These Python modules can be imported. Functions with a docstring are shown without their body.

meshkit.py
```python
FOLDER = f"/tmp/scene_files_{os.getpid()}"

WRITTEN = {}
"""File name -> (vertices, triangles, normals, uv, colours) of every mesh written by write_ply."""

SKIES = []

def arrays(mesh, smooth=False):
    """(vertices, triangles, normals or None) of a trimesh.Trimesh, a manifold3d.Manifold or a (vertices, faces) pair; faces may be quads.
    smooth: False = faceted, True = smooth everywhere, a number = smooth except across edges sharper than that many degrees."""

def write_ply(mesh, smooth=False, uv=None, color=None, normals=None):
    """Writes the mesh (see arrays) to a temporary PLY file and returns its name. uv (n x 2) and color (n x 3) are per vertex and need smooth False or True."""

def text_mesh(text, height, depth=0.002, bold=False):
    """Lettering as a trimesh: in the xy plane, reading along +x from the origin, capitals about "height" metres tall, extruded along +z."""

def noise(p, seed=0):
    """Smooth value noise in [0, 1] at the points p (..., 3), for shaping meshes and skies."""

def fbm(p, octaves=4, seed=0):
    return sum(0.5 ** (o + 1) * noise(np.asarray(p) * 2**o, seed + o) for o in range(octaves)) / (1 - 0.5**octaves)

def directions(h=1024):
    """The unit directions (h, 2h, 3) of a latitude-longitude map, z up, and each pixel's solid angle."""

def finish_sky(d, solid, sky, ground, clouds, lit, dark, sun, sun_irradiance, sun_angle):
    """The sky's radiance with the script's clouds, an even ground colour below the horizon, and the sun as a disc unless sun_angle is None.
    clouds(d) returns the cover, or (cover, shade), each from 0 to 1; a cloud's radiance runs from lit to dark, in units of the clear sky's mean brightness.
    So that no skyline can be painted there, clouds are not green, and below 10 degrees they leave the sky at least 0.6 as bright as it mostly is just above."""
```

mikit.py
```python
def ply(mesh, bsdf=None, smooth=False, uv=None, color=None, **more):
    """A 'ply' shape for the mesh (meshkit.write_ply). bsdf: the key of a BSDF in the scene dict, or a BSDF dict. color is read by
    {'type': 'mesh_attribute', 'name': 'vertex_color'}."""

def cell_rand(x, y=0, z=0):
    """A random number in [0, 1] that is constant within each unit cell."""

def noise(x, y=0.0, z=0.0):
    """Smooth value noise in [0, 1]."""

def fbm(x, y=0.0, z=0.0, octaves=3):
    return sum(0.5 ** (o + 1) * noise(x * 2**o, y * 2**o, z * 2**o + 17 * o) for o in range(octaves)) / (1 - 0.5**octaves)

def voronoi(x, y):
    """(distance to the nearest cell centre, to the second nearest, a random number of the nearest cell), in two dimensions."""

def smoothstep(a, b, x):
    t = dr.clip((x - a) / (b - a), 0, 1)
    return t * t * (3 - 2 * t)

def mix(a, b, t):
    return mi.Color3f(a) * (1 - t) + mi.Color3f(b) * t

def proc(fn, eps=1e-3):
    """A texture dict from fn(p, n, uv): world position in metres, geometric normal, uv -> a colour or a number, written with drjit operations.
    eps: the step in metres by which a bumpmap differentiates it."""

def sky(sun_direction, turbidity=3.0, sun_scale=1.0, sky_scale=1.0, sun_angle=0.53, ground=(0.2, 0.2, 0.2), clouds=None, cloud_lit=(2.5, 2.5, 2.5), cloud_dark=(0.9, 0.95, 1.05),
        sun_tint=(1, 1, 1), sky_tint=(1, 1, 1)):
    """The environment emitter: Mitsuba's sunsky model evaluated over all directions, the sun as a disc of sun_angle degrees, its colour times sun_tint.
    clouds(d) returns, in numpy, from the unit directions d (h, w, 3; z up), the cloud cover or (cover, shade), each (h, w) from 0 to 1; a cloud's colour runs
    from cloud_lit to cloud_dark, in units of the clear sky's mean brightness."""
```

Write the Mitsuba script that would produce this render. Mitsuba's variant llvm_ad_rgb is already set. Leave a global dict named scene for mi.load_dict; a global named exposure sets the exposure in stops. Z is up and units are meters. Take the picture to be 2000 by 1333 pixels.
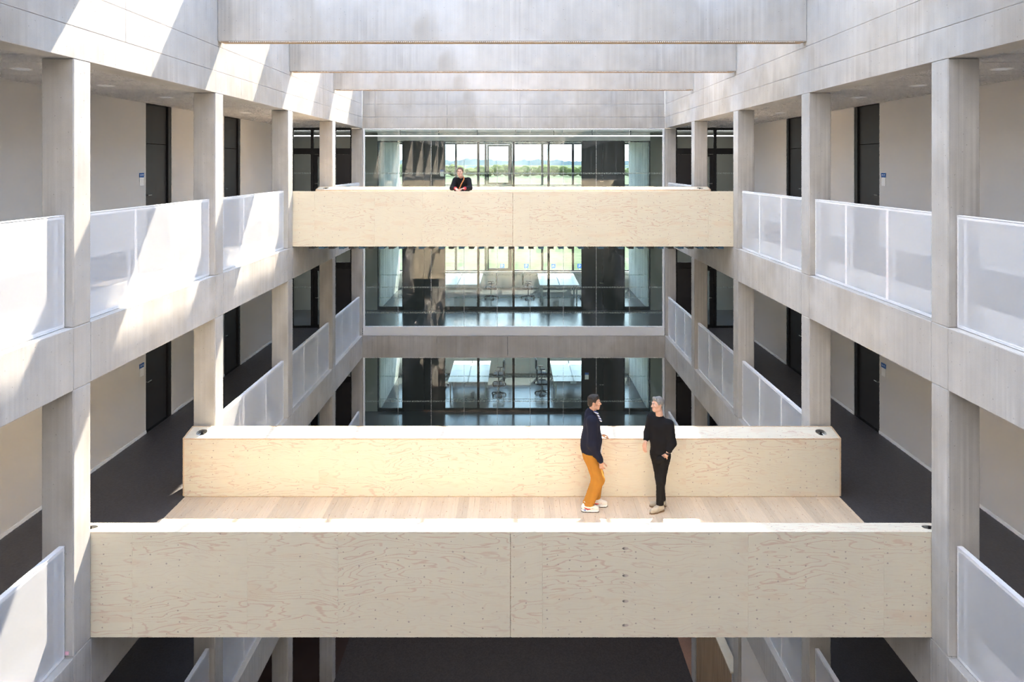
import math, random
import numpy as np, trimesh, manifold3d as m3
import drjit as dr, mitsuba as mi
import mikit, meshkit
from mikit import proc, noise, fbm, voronoi, cell_rand, smoothstep, mix

# ------------------------------------------------------------------ camera, sky, exposure
ZO = 15.1                      # height of the camera above the ground floor; all z below are relative to the camera
F = 1333.3
T = mi.ScalarTransform4f
scene, labels = {}, {}
scene['camera'] = {'type': 'perspective', 'fov': 2 * math.degrees(math.atan(1000 / F)), 'fov_axis': 'x', 'near_clip': 0.1, 'far_clip': 5000,
                   'principal_point_offset_x': -6.4 / 2000, 'principal_point_offset_y': (666.5 - 323) / 1333,
                   'to_world': T().look_at(origin=[0, 0, ZO], target=[0, 1, ZO], up=[0, 0, 1])}
SUN = np.array([.217, .725, 1.0])
def clouds(d):
    n = meshkit.fbm(d * np.array([2.2, 2.2, 5.0]) + 3.1, 4, 5)
    return np.clip((n - .42) * 3.2, 0, .85), .15
scene['sky'] = mikit.sky(SUN, turbidity=3.0, sun_scale=1.75, sky_scale=3.3, ground=(.25, .26, .2), clouds=clouds,
                         cloud_lit=(2.0, 2.0, 2.0), cloud_dark=(1.2, 1.2, 1.25), sky_tint=(1.02, 1.0, .97), sun_tint=(.97, 1, 1.045))
exposure = 3.45

# ------------------------------------------------------------------ materials
def mat(name, color, rough=.6, spec=.3, two=True, **kw):
    b = {'type': 'principled', 'base_color': color if isinstance(color, dict) else {'type': 'rgb', 'value': list(color)}, 'roughness': rough, 'specular': spec, **kw}
    scene[name] = {'type': 'twosided', 'bsdf': b} if two else b

def along(p, n):
    return dr.select(dr.abs(n.x) > .5, p.y, p.x)

def concrete_fn(p, n, uv):
    h = along(p, n) + .37 * p.z * dr.select(dr.abs(n.z) > .5, 1.0, 0.0)
    v = dr.select(dr.abs(n.z) > .5, p.y, p.z)
    big = fbm(h * .9 + 7, v * 1.1, 3.0, 4)
    streak = noise(h * 26, v * .55, 5.0) * .6 + noise(h * 70, v * .9, 8.0) * .4
    patch = smoothstep(.5, .75, fbm(h * 1.7 + 31, v * .8, 1.0, 3))
    fine = noise(h * 160, v * 160, 2.0)
    d, d2, r = voronoi(h * 5.5, v * 5.5)
    pore = dr.select(r > .62, 1 - smoothstep(.018, .05, d), 0.0)
    val = 1 + .40 * (big - .5) + .20 * (streak - .5) * (.5 + patch) + .05 * (fine - .5)
    val = val * (1 - .35 * pore)
    mot = fbm(h * 6 + 3, v * 4, 7.0, 3) - .5
    stain = smoothstep(.46, .66, fbm(h * 1.3 + 19, v * .8 + 2, 6.0, 4)) * (.45 + .55 * noise(h * 18, v * .8, 4.0))
    val = val * (1 + .12 * mot) * (1 - .10 * stain)
    warm = smoothstep(.4, .8, fbm(h * .6 + 11, v * .5 + 4, 9.0, 3))
    return mix(mix((.435, .430, .420), (.435, .415, .385), warm), (.41, .385, .345), .6 * stain) * val
mat('concrete', proc(concrete_fn), .75, .2)

def board_fn(p, n, uv):
    h = along(p, n)
    b = cell_rand(h / .11)
    g = noise(h * 60, p.z * 2.0, b * 40)
    return mi.Color3f(.70, .70, .67) * (.78 + .3 * b + .25 * (g - .5) + .3 * (fbm(h * 1.3, p.z * 1.5, 2.0) - .5))
mat('board_concrete', proc(board_fn), .75, .2)

SHEETS = [-4.78, -3.345, -2.213, -.06, .34, 2.906, 4.6]
def ply_fn(p, n, uv):
    top = dr.abs(n.z) > .6
    side = dr.abs(n.x) > .6
    u = dr.select(side, p.y, p.x)
    v = dr.select(top, p.y, p.z)
    sheet = mi.Float(0)
    for bnd in SHEETS:
        sheet = sheet + dr.select(u > bnd, 1.0, 0.0)
    sx = cell_rand(sheet, 3, 1) * 37
    uu = u + sx
    per = .47                                        # rotary veneer repeats its figure up the sheet
    vv = v - dr.floor(v / per) * per
    wob = noise(uu * 1.6, v * 1.2, 5.0) - .5
    q = fbm(uu * .95 + 5, vv * 5.6 + wob * .8, sx + 1.0, 4)
    t = q * 11 + vv * 7 + wob * 1.4
    f = dr.abs(t - dr.floor(t) - .5) * 2
    line = smoothstep(.70, .97, f)
    amp = .25 + .75 * smoothstep(.30, .75, noise(uu * .8 + 9, v * 2.3, 4.0))
    blot = smoothstep(.60, .82, fbm(uu * 1.5, v * 7.0, 12.0, 3))
    fibre = noise(uu * 9, v * 190, 1.0)
    cu = dr.floor(uu / .17)
    has = cell_rand(cu, 7, 2) > .32
    vk = v / .13 + cell_rand(cu, 1, 4)
    ck = dr.floor(vk)
    ku = (cu + .25 + .5 * cell_rand(cu, 2, 3) + .16 * (cell_rand(cu, ck, 8) - .5)) * .17
    kv = (ck - cell_rand(cu, 1, 4) + .25 + .5 * cell_rand(cu, ck, 5)) * .13
    kr = .0055 + .006 * cell_rand(cu, ck, 6)
    dist = dr.sqrt(dr.square(uu - ku) + 1.3 * dr.square(v - kv))
    knot = dr.select(has & (cell_rand(cu, ck, 9) > .25), 1 - smoothstep(kr * .6, kr * 1.35, dist), 0.0)
    c = mix((.705, .660, .545), (.675, .625, .508), fibre * .6 + .4 * noise(uu * .8, v * 1.5, 3.0))
    c = mix(c, (.60, .48, .385), line * amp * .9)
    c = mix(c, (.66, .55, .43), blot * .5)
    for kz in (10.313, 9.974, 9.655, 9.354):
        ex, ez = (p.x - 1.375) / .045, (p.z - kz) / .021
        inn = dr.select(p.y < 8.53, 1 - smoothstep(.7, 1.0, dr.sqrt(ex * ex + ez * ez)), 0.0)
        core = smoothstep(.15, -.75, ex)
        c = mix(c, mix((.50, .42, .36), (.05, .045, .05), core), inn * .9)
    return mix(c, (.36, .29, .25), knot * .85)
mat('plywood', proc(ply_fn), .55, .3)
mat('ply_edge', (.58, .44, .30), .6, .3)

def plank_fn(p, n, uv):
    i = dr.floor((p.x + 20) / .178)
    r = cell_rand(i, 2, 5)
    g = noise((p.x + r * 9) * 90, p.y * 3 + r * 30, 2.0)
    cat = fbm(p.x * 16 + r * 40, p.y * 1.2 + r * 10, 1.0, 3)
    f = cat * 9
    f = dr.abs(f - dr.floor(f) - .5) * 2
    d, d2, w = voronoi(p.x * 6, p.y * 4.3)
    knot = dr.select(w > .35, 1 - smoothstep(.03, .065, d), 0.0)
    c = mix((.62, .51, .385), (.56, .445, .32), .5 * g + .5 * smoothstep(.6, 1.0, f)) * (.90 + .2 * r)
    return mix(c, (.38, .20, .12), knot * .85)
mat('plank_wood', proc(plank_fn), .5, .3)

def dark_ply_fn(p, n, uv):
    g = noise(p.y * 14, p.z * 1.5, 2.0)
    return mix((.40, .29, .19), (.30, .21, .14), g)
mat('brown_ply', proc(dark_ply_fn), .6, .25)

def floor_fn(p, n, uv):
    s = fbm(p.x * 40, p.y * 40, 1.0, 2)
    return mi.Color3f(.046, .045, .050) * (.85 + .3 * s)
mat('charcoal_floor', proc(floor_fn), .52, .8)
mat('shaded_flank_concrete', (.15, .15, .125), .8, .1)  # concrete flanks: the dimness of the end corridor is put into this colour
mat('office_ceiling', (.50, .50, .48), .8, .1)
mat('office_floor', (.055, .06, .066), .22, .55)
def gfloor_fn(p, n, uv):
    s = fbm(p.x * 25, p.y * 25, 1.0, 2)
    return mi.Color3f(.060, .052, .048) * (.8 + .4 * s)
mat('ground_floor_mat', proc(gfloor_fn), .38, .45)
def terra_fn(p, n, uv):
    return mi.Color3f(.34, .20, .14) * (.85 + .3 * noise(p.x * 90, p.y * 90, 1.0))
mat('terracotta', proc(terra_fn), .6, .2)

mat('shaded_aisle_floor', (.055, .034, .027), .6, .2)  # left aisle floor, its shade painted in as a darker brown
mat('white_wall', (.63, .612, .585), .8, .1)
mat('white_paint', (.83, .83, .82), .45, .3)
mat('white_metal', (.76, .775, .80), .4, .35)
mat('black_panel', (.030, .029, .030), .45, .35)
mat('black_frame', (.016, .016, .017), .4, .35)
mat('grey_metal', (.55, .55, .54), .35, .5)
mat('steel', (.60, .59, .56), .3, .5, metallic=1.0)
mat('blue_sign', (.05, .13, .36), .5, .3)
mat('pale_print', (.80, .84, .88), .6, .2)
mat('dark_blue', (.045, .10, .17), .5, .3)
mat('ceiling_edge', (.10, .10, .10), .7, .2)
mat('desk_white', (.86, .88, .90), .35, .35)
mat('chair_black', (.03, .03, .033), .6, .3)
mat('dark_void', (.02, .02, .02), .9, .0)

def ceil_fn(p, n, uv):
    pt = .016
    a, b = p.x / pt, p.y / pt
    a = a - dr.floor(a) - .5
    b = b - dr.floor(b) - .5
    hole = 1 - smoothstep(.28, .34, dr.sqrt(a * a + b * b))
    return mix((.68, .67, .655), (.05, .05, .05), hole)
mat('perforated_ceiling', proc(ceil_fn), .6, .2)

def holes_fn(p, n, uv):
    pt = .0092
    a, b = p.y / pt, p.z / (pt * .866)
    row = dr.floor(b)
    a = a + .5 * (row - 2 * dr.floor(row / 2))
    a = a - dr.floor(a) - .5
    b = (b - row - .5) * .866
    return dr.select(a * a + b * b < .335 * .335, 0.0, 1.0)
scene['perforated_sheet'] = {'type': 'mask', 'opacity': proc(holes_fn),
                             'bsdf': {'type': 'twosided', 'bsdf': {'type': 'principled', 'base_color': {'type': 'rgb', 'value': [.66, .69, .735]}, 'roughness': .45, 'specular': .3}}}
scene['clear_glass'] = {'type': 'thindielectric', 'int_ior': 1.52, 'specular_transmittance': {'type': 'rgb', 'value': [.77, .915, .91]}}
scene['inner_glass'] = {'type': 'thindielectric', 'int_ior': 1.45, 'specular_transmittance': {'type': 'rgb', 'value': [.92, .96, .97]}}
mat('dash_print', (.34, .39, .37), .6, .2)

def grass_fn(p, n, uv):
    g = fbm(p.x * .05, p.y * .05, 1.0, 4)
    f = noise(p.x * 1.5, p.y * 1.5, 3.0)
    mown = smoothstep(.4, .6, noise(p.x * .01, p.y * .08, 2.0))
    return mix(mix((.075, .095, .045), (.105, .112, .062), g), (.135, .128, .085), .45 * mown) * (.85 + .3 * f)
mat('grass', proc(grass_fn), .9, .05)
def leaf_fn(p, n, uv):
    return mix((.060, .085, .025), (.14, .135, .04), fbm(p.x * .5, p.y * .3, p.z * .6, 3)) * (.7 + .6 * noise(p.x * 5, p.y * 5, p.z * 5))
mat('spring_leaf', proc(leaf_fn), .9, .05)
def hazed_wood_fn(p, n, uv):
    return mix((.050, .072, .090), (.085, .105, .112), fbm(p.x * .03, p.y * .02, p.z * .06, 4))  # distance haze is mixed into the blue-grey woodland colour
mat('hazed_wood', proc(hazed_wood_fn), .95, .0)
mat('asphalt', (.30, .30, .31), .9, .1)
mat('bark', (.16, .12, .09), .9, .05)

def skin_fn(p, n, uv):
    return mi.Color3f(.50, .29, .21) * (.93 + .14 * noise(p.x * 60, p.y * 60, p.z * 60))
mat('skin', proc(skin_fn), .5, .35)
mat('skin_pale', (.56, .34, .26), .5, .35)
mat('navy_knit', (.013, .015, .030), .85, .15)
mat('black_knit', (.010, .010, .012), .85, .15)
mat('black_trouser', (.010, .010, .011), .8, .15)
def cord_fn(p, n, uv):
    return mi.Color3f(.42, .19, .035) * (.95 + .15 * (fbm(p.x * 7, p.y * 7, p.z * 5) - .5))
mat('ochre_cord', proc(cord_fn), .85, .1, sheen=.4)
mat('white_cloth', (.78, .77, .74), .8, .1)
def stripe_fn(p, n, uv):
    t = p.z * 26 + p.x * 9
    return dr.select(t - dr.floor(t) > .5, mi.Color3f(.70, .73, .80), mi.Color3f(.06, .08, .22))
mat('striped_cloth', proc(stripe_fn), .8, .1)
mat('shoe_white', (.74, .71, .64), .6, .25)
mat('shoe_red', (.55, .05, .05), .6, .25)
mat('shoe_blue', (.05, .09, .35), .6, .25)
mat('sole_brown', (.26, .17, .10), .7, .1)
mat('sole_dark', (.05, .045, .05), .8, .1)
mat('beige_suede', (.45, .40, .32), .9, .05)
mat('hair_dark', (.018, .013, .011), .55, .4)
mat('hair_grey', (.20, .195, .19), .6, .35)
mat('hair_brown', (.09, .05, .035), .5, .4)
mat('eye_dark', (.04, .03, .03), .3, .5)
mat('lip', (.48, .22, .19), .5, .3)
mat('tan_leather', (.58, .24, .09), .55, .3)
mat('red_cuff', (.60, .06, .07), .8, .1)
mat('pink_tape', (.75, .45, .55), .7, .1)

# ------------------------------------------------------------------ mesh helpers
used = {}
def number(name):
    k = used.get(name, -1) + 1
    used[name] = k
    return name if k == 0 else f'{name}_{k:03d}'

class B:
    """collects boxes, tubes and quads into one mesh"""
    def __init__(s):
        s.v, s.f, s.n = [], [], 0
    def add(s, v, f):
        v, f = np.asarray(v, float), np.asarray(f, int)
        if f.shape[1] == 4:
            f = np.vstack([f[:, [0, 1, 2]], f[:, [0, 2, 3]]])
        s.v.append(v); s.f.append(f + s.n); s.n += len(v)
        return s
    def mesh(s, m):
        if hasattr(m, 'to_mesh'):
            q = m.to_mesh(); return s.add(q.vert_properties[:, :3], q.tri_verts)
        return s.add(m.vertices, m.faces)
    def box(s, x0, x1, y0, y1, z0, z1, ch=0.0):
        x0, x1 = min(x0, x1), max(x0, x1); y0, y1 = min(y0, y1), max(y0, y1); z0, z1 = min(z0, z1), max(z0, z1)
        if ch > 0:
            ch = min(ch, .45 * (x1 - x0), .45 * (y1 - y0), .45 * (z1 - z0))
            pts = []
            for x, dx in ((x0, ch), (x1, -ch)):
                for y, dy in ((y0, ch), (y1, -ch)):
                    for z, dz in ((z0, ch), (z1, -ch)):
                        pts += [(x + dx, y + dy, z), (x + dx, y, z + dz), (x, y + dy, z + dz)]
            return s.mesh(m3.Manifold.hull_points(np.array(pts)))
        v = [(x, y, z) for x in (x0, x1) for y in (y0, y1) for z in (z0, z1)]
        return s.add(v, [[0, 1, 3, 2], [4, 6, 7, 5], [0, 4, 5, 1], [2, 3, 7, 6], [0, 2, 6, 4], [1, 5, 7, 3]])
    def quad(s, a, b, c, d):
        return s.add([a, b, c, d], [[0, 1, 2, 3]])
    def tube(s, a, b, r, n=10, r2=None):
        a, b = np.array(a, float), np.array(b, float)
        t = (b - a) / np.linalg.norm(b - a)
        u = np.cross(t, [0, 0, 1] if abs(t[2]) < .9 else [1, 0, 0]); u /= np.linalg.norm(u); w = np.cross(t, u)
        ang = np.arange(n) * 2 * np.pi / n
        ring = np.cos(ang)[:, None] * u + np.sin(ang)[:, None] * w
        v = np.vstack([a + ring * r, b + ring * (r if r2 is None else r2), [a], [b]])
        i = np.arange(n); j = (i + 1) % n
        f = np.vstack([np.stack([i, j, n + j], 1), np.stack([i, n + j, n + i], 1), np.stack([j, i, i * 0 + 2 * n], 1), np.stack([n + i, n + j, i * 0 + 2 * n + 1], 1)])
        return s.add(v, f)
    def get(s):
        return trimesh.Trimesh(np.vstack(s.v), np.vstack(s.f), process=False)

def put(name, m, bsdf, label=None, cat=None, group=None, kind=None, smooth=False, emit=None):
    key = number(name)
    if isinstance(m, B): m = m.get()
    elif hasattr(m, 'to_mesh'):
        q = m.to_mesh(); m = trimesh.Trimesh(q.vert_properties[:, :3], q.tri_verts, process=False)
    m = trimesh.Trimesh(np.array(m.vertices) + [0, 0, ZO], m.faces, process=False)
    scene[key] = mikit.ply(m, bsdf, smooth=smooth)
    if emit: scene[key]['emitter'] = {'type': 'area', 'radiance': {'type': 'rgb', 'value': list(emit)}}
    tag(key, label, cat, group, kind)
    return key
def tag(key, label=None, cat=None, group=None, kind=None):
    d = {k: v for k, v in (('label', label), ('category', cat), ('group', group), ('kind', kind)) if v}
    if d: labels[key] = d
def thing(name, label, cat, group=None, kind=None):
    key = number(name); tag(key, label, cat, group, kind)
    return key
def part(parent, name, m, bsdf, label=None, kind=None, smooth=False, emit=None):
    return put(parent + '__' + name, m, bsdf, label, None, None, kind, smooth, emit)
def bx(*a, **k): return B().box(*a, **k)

# ------------------------------------------------------------------ the building's numbers
XL, XR = -5.294, 5.186            # the atrium faces of the two long sides
WL, WR = -7.77, 7.66              # corridor walls
CW, CD, BAY, H = .385, .335, 3.865, 3.96
C = {k: 8.18 + BAY * (k - 1) for k in range(-5, 6)}
YE, YN = 23.64, C[-5]             # far end wall, near end wall behind the camera
FL = [-1.684, -1.684 - H, -1.684 - 2 * H]
GR = -15.1
TOP = 4.36
SIDES = {'left': (XL, -1, WL), 'right': (XR, 1, WR)}

# --- floors, ceilings, corridor walls
floor = thing('floor', 'dark polished ground floor of the atrium', 'floor', kind='structure')
part(floor, 'centre', bx(XL + .0, XR, YN, 40, GR - .3, GR), 'ground_floor_mat')
part(floor, 'aisle', bx(-9.5, XL, YN, 40, GR - .3, GR), 'shaded_aisle_floor', 'left aisle floor with its shade painted in as dark brown')
part(floor, 'aisle', bx(XR, 9.5, YN, 40, GR - .3, GR), 'terracotta', 'terracotta brown aisle floor')
EDGE = .33                        # the slab stops this far behind the atrium face
for side, (X, s, W) in SIDES.items():
    for i, f in enumerate(FL):
        put('floor_corridor', bx(X + s * EDGE, W, YN, YE + .02, f - .25, f), 'charcoal_floor', f'charcoal gallery floor on the {side} side, {["top", "middle", "lower"][i]} storey', 'floor', kind='structure')
        skip = {0: 3, 1: 1}.get(i)
        for b in range(-5, 5):
            if b == skip: continue
            put('trim_1', bx(X + s * .30, X + s * EDGE, C[b] + .0, C[b + 1], f - .262, f + .012), 'white_paint', f'white slab edge strip behind the {side} railings, {["top", "middle", "lower"][i]} storey', 'trim', kind='structure')

def door(side, f, y0, y1, hinge_far, key_name='door_1'):
    """black full-height door set back in the corridor wall"""
    X, s, W = SIDES[side]
    lev = {FL[0]: 'top', FL[1]: 'middle', FL[2]: 'lower'}[f]
    d = thing(key_name, f'black full-height door in the {side} wall of the {lev} gallery, {"nearer" if y0 < 17 else "farther"} one', 'door', kind='structure')
    g = W + s * .06
    part(d, 'leaf', bx(g, g + s * .05, y0 + .03, y1 - .13, f + .01, f + 2.14, ch=.004), 'black_panel')
    part(d, 'over_panel', bx(g, g + s * .05, y0 + .03, y1 - .13, f + 2.148, f + 2.99, ch=.004), 'black_panel')
    part(d, 'frame', B().box(W + s * .012, W + s * .16, y0, y0 + .027, f, f + 2.99).box(W + s * .012, W + s * .16, y1 - .125, y1, f, f + 2.99), 'black_frame')
    hy = y0 + .10
    h = B().tube((g - s * .0, hy, f + 1.05), (g - s * .055, hy, f + 1.05), .010)
    h.tube((g - s * .055, hy - .01, f + 1.05), (g - s * .055, hy + .13, f + 1.05), .0095)
    part(d, 'handle', h, 'steel', 'brushed steel lever handle', smooth=40)
    part(d, 'rose', B().tube((g - s * .001, hy, f + 1.05), (g - s * .010, hy, f + 1.05), .026, 16), 'black_frame')
    return d

D1, D2 = (14.36, 15.44), (18.22, 19.30)
NTH = ['first', 'second', 'third', 'fourth', 'fifth', 'sixth', 'seventh', 'eighth', 'ninth', 'tenth', 'eleventh', 'twelfth']
for side, (X, s, W) in SIDES.items():
    for i, f in enumerate(FL):
        lev = ['top', 'middle', 'lower'][i]
        cl = f + 2.994
        w = thing(f'wall_{side}_corridor', f'off-white plaster wall of the {lev} gallery on the {side}', 'wall', kind='structure')
        ys = [YN, D1[0], D1[1], D2[0], D2[1], YE]
        for a, b in ((0, 1), (2, 3), (4, 5)):
            part(w, 'plaster', bx(W, W + s * .2, ys[a], ys[b], f - .0, cl), 'white_wall')
            put(f'baseboard_{side}', bx(W - s * .012, W, ys[a], ys[b], f, f + .06), 'white_paint', f'thin white skirting along the {side} {lev} gallery wall', 'baseboard', kind='structure')
        part(w, 'backing', bx(W + s * .2, W + s * .3, YN, YE, f - .3, cl + .3), 'dark_void')
        n = 1 if i == 0 else (3 if i == 1 else 5)
        door(side, f, *D1, True, f'door_{n}')
        door(side, f, *D2, True, f'door_{n + 1}')
        # room sign beside the first door
        if i < 2:
            sg = thing('room_sign', f'small blue and white room sign beside the black door, {side} {lev} gallery', 'sign')
            yS = 14.10
            part(sg, 'header', bx(W - s * .014, W - s * .001, yS, yS + .17, f + 1.43, f + 1.525, ch=.003), 'blue_sign', 'blue header strip')
            pr = B()
            for q, ln in enumerate((.035, .05)):
                pr.box(W - s * .0148, W - s * .0141, yS + .03 + q * .06, yS + .03 + q * .06 + ln, f + 1.475, f + 1.487)
            part(sg, 'print', pr, 'pale_print')
            part(sg, 'card', bx(W - s * .011, W - s * .001, yS + .01, yS + .16, f + 1.255, f + 1.428, ch=.002), 'white_paint', 'white name card')
    # top gallery: perforated ceiling panels one by one
    cl = FL[0] + 2.994
    ce = thing('ceiling', f'white perforated metal panel ceiling over the {side} top gallery', 'ceiling', kind='structure')
    part(ce, 'backing', bx(X + s * CW, W + s * .3, YN, YE, cl + .06, cl + .10), 'ceiling_edge')
    y = YN
    k = 0
    while y < YE - .05:
        y1 = min(y + .64, YE)
        part(ce, 'panel', bx(X + s * (CW + .004), W, y + .009, y1 - .009, cl, cl + .03), 'perforated_ceiling')
        y = y1
    for i, f in enumerate(FL[1:]):
        put('ceiling', bx(X + s * (CW + .004), W, YN, YE, f + 2.994, f + 3.3), 'white_paint', f'white ceiling of the {side} {["middle", "lower"][i]} gallery', 'ceiling', kind='structure')
    for k in range(12):
        yl = 1.55 + 1.93 * k
        if yl > YE - .4: break
        lt = thing('downlight', f'small round recessed downlight, {NTH[k]} from the viewer along the {side} top gallery ceiling', 'light', f'downlights in the {side} gallery ceiling')
        xm = X + s * 1.42
        part(lt, 'rim', B().tube((xm, yl, cl - .006), (xm, yl, cl - .0005), .13, 28, .135), 'white_paint')
        part(lt, 'lens', B().tube((xm, yl, cl - .009), (xm, yl, cl - .0065), .105, 28), 'pale_print')
    # long side: upper lantern wall in three lifts, spandrels, piers behind the camera
    wl = thing(f'wall_{side}', f'fair-faced concrete {side} side of the atrium', 'wall', kind='structure')
    for z0, z1, yj in ((1.284, 1.6665, (1.9, 13.2, 20.6)), (1.671, 2.114, (5.4, 9.28, 17.0)), (2.1175, TOP, (5.4, 9.28, 15.2))):
        yy = [YN] + list(yj) + [YE]
        for a, b in zip(yy[:-1], yy[1:]):
            part(wl, 'lift', bx(X, X + s * .05, a + .0015, b - .0015, z0, z1, ch=.004), 'concrete')
    part(wl, 'core', bx(X + s * .012, X + s * CW, YN, YE, 1.288, TOP), 'concrete')
    for i, f in enumerate(FL):
        for b in range(-5, 5):
            part(wl, 'spandrel', bx(X, X + s * CW, C[b] + CD, C[b + 1], f - 1.02, f - .266, ch=.008), 'concrete')
    for k in range(-4, 1):
        part(wl, 'pier', bx(X, X + s * CW, C[k], C[k] + CD, GR, 1.282, ch=.01), 'concrete')
    put(f'wall_{side}_ground', bx(W, W + s * .3, YN, 40, GR, FL[2] - .3), 'white_wall', f'pale wall of the ground floor aisle on the {side}', 'wall', kind='structure')
    put('ceiling_roof', bx(X + s * CW, X + s * 7, YN - 2, 34, 1.9, 2.2), 'white_paint', f'roof slab over the {side} gallery', 'roof', kind='structure')

ORD = {1: 'nearest', 2: 'second', 3: 'third', 4: 'fourth', 5: 'fifth and farthest'}
WHERE = {1: 'at the near end of the lower timber bridge', 2: 'behind the back parapet of the lower timber bridge', 3: 'at the near end of the upper timber bridge',
         4: 'behind the upper timber bridge', 5: 'at the corner of the glazed end wall'}
for side, (X, s, W) in SIDES.items():
    for k in range(1, 6):
        b = B().box(X, X + s * CW, C[k], C[k] + CD, GR, -9.86, ch=.012)
        for z0, z1 in ((-9.86, -6.665), (-6.665, -5.9), (-5.9, -2.705), (-2.705, -1.95), (-1.95, 1.283)):
            b.box(X, X + s * CW, C[k], C[k] + CD, z0, z1, ch=.012)
        put('concrete_column', b, 'concrete', f'tall grey concrete column, {ORD[k]} in the {side} row, {WHERE[k]}', 'column', f'columns of the {side} row')

# --- near end wall behind the camera
nw = thing('wall_back', 'concrete end wall behind the viewer', 'wall', kind='structure')
part(nw, 'core', bx(XL - 3, XR + 3, YN - .4, YN, GR, TOP), 'concrete')

# --- far end wall
we = thing('wall_end', 'fair-faced concrete end wall above and between the glazed storeys', 'wall', kind='structure')
xj = [XL, -4.86, -2.36, .16, XR]
for z0, z1 in ((1.284, 1.664), (1.672, 2.112), (2.120, TOP)):
    for a, b in zip(xj[:-1], xj[1:]):
        part(we, 'lift', bx(a + .003, b - .003, YE, YE + .05, z0, z1, ch=.006), 'concrete')
part(we, 'core', bx(XL, XR, YE + .012, YE + .35, 1.288, TOP), 'concrete')
for f in FL:
    for a, b in ((XL, -2.72), (-2.715, -.27), (-.265, XR)):
        part(we, 'spandrel', bx(a, b, YE, YE + .35, f - 1.02, f - .270, ch=.006), 'concrete')
put('wall_end_ground', bx(-9.5, 9.5, 30, 30.3, GR, FL[2] - .3), 'white_wall', 'pale end wall of the ground floor', 'wall', kind='structure')

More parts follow.
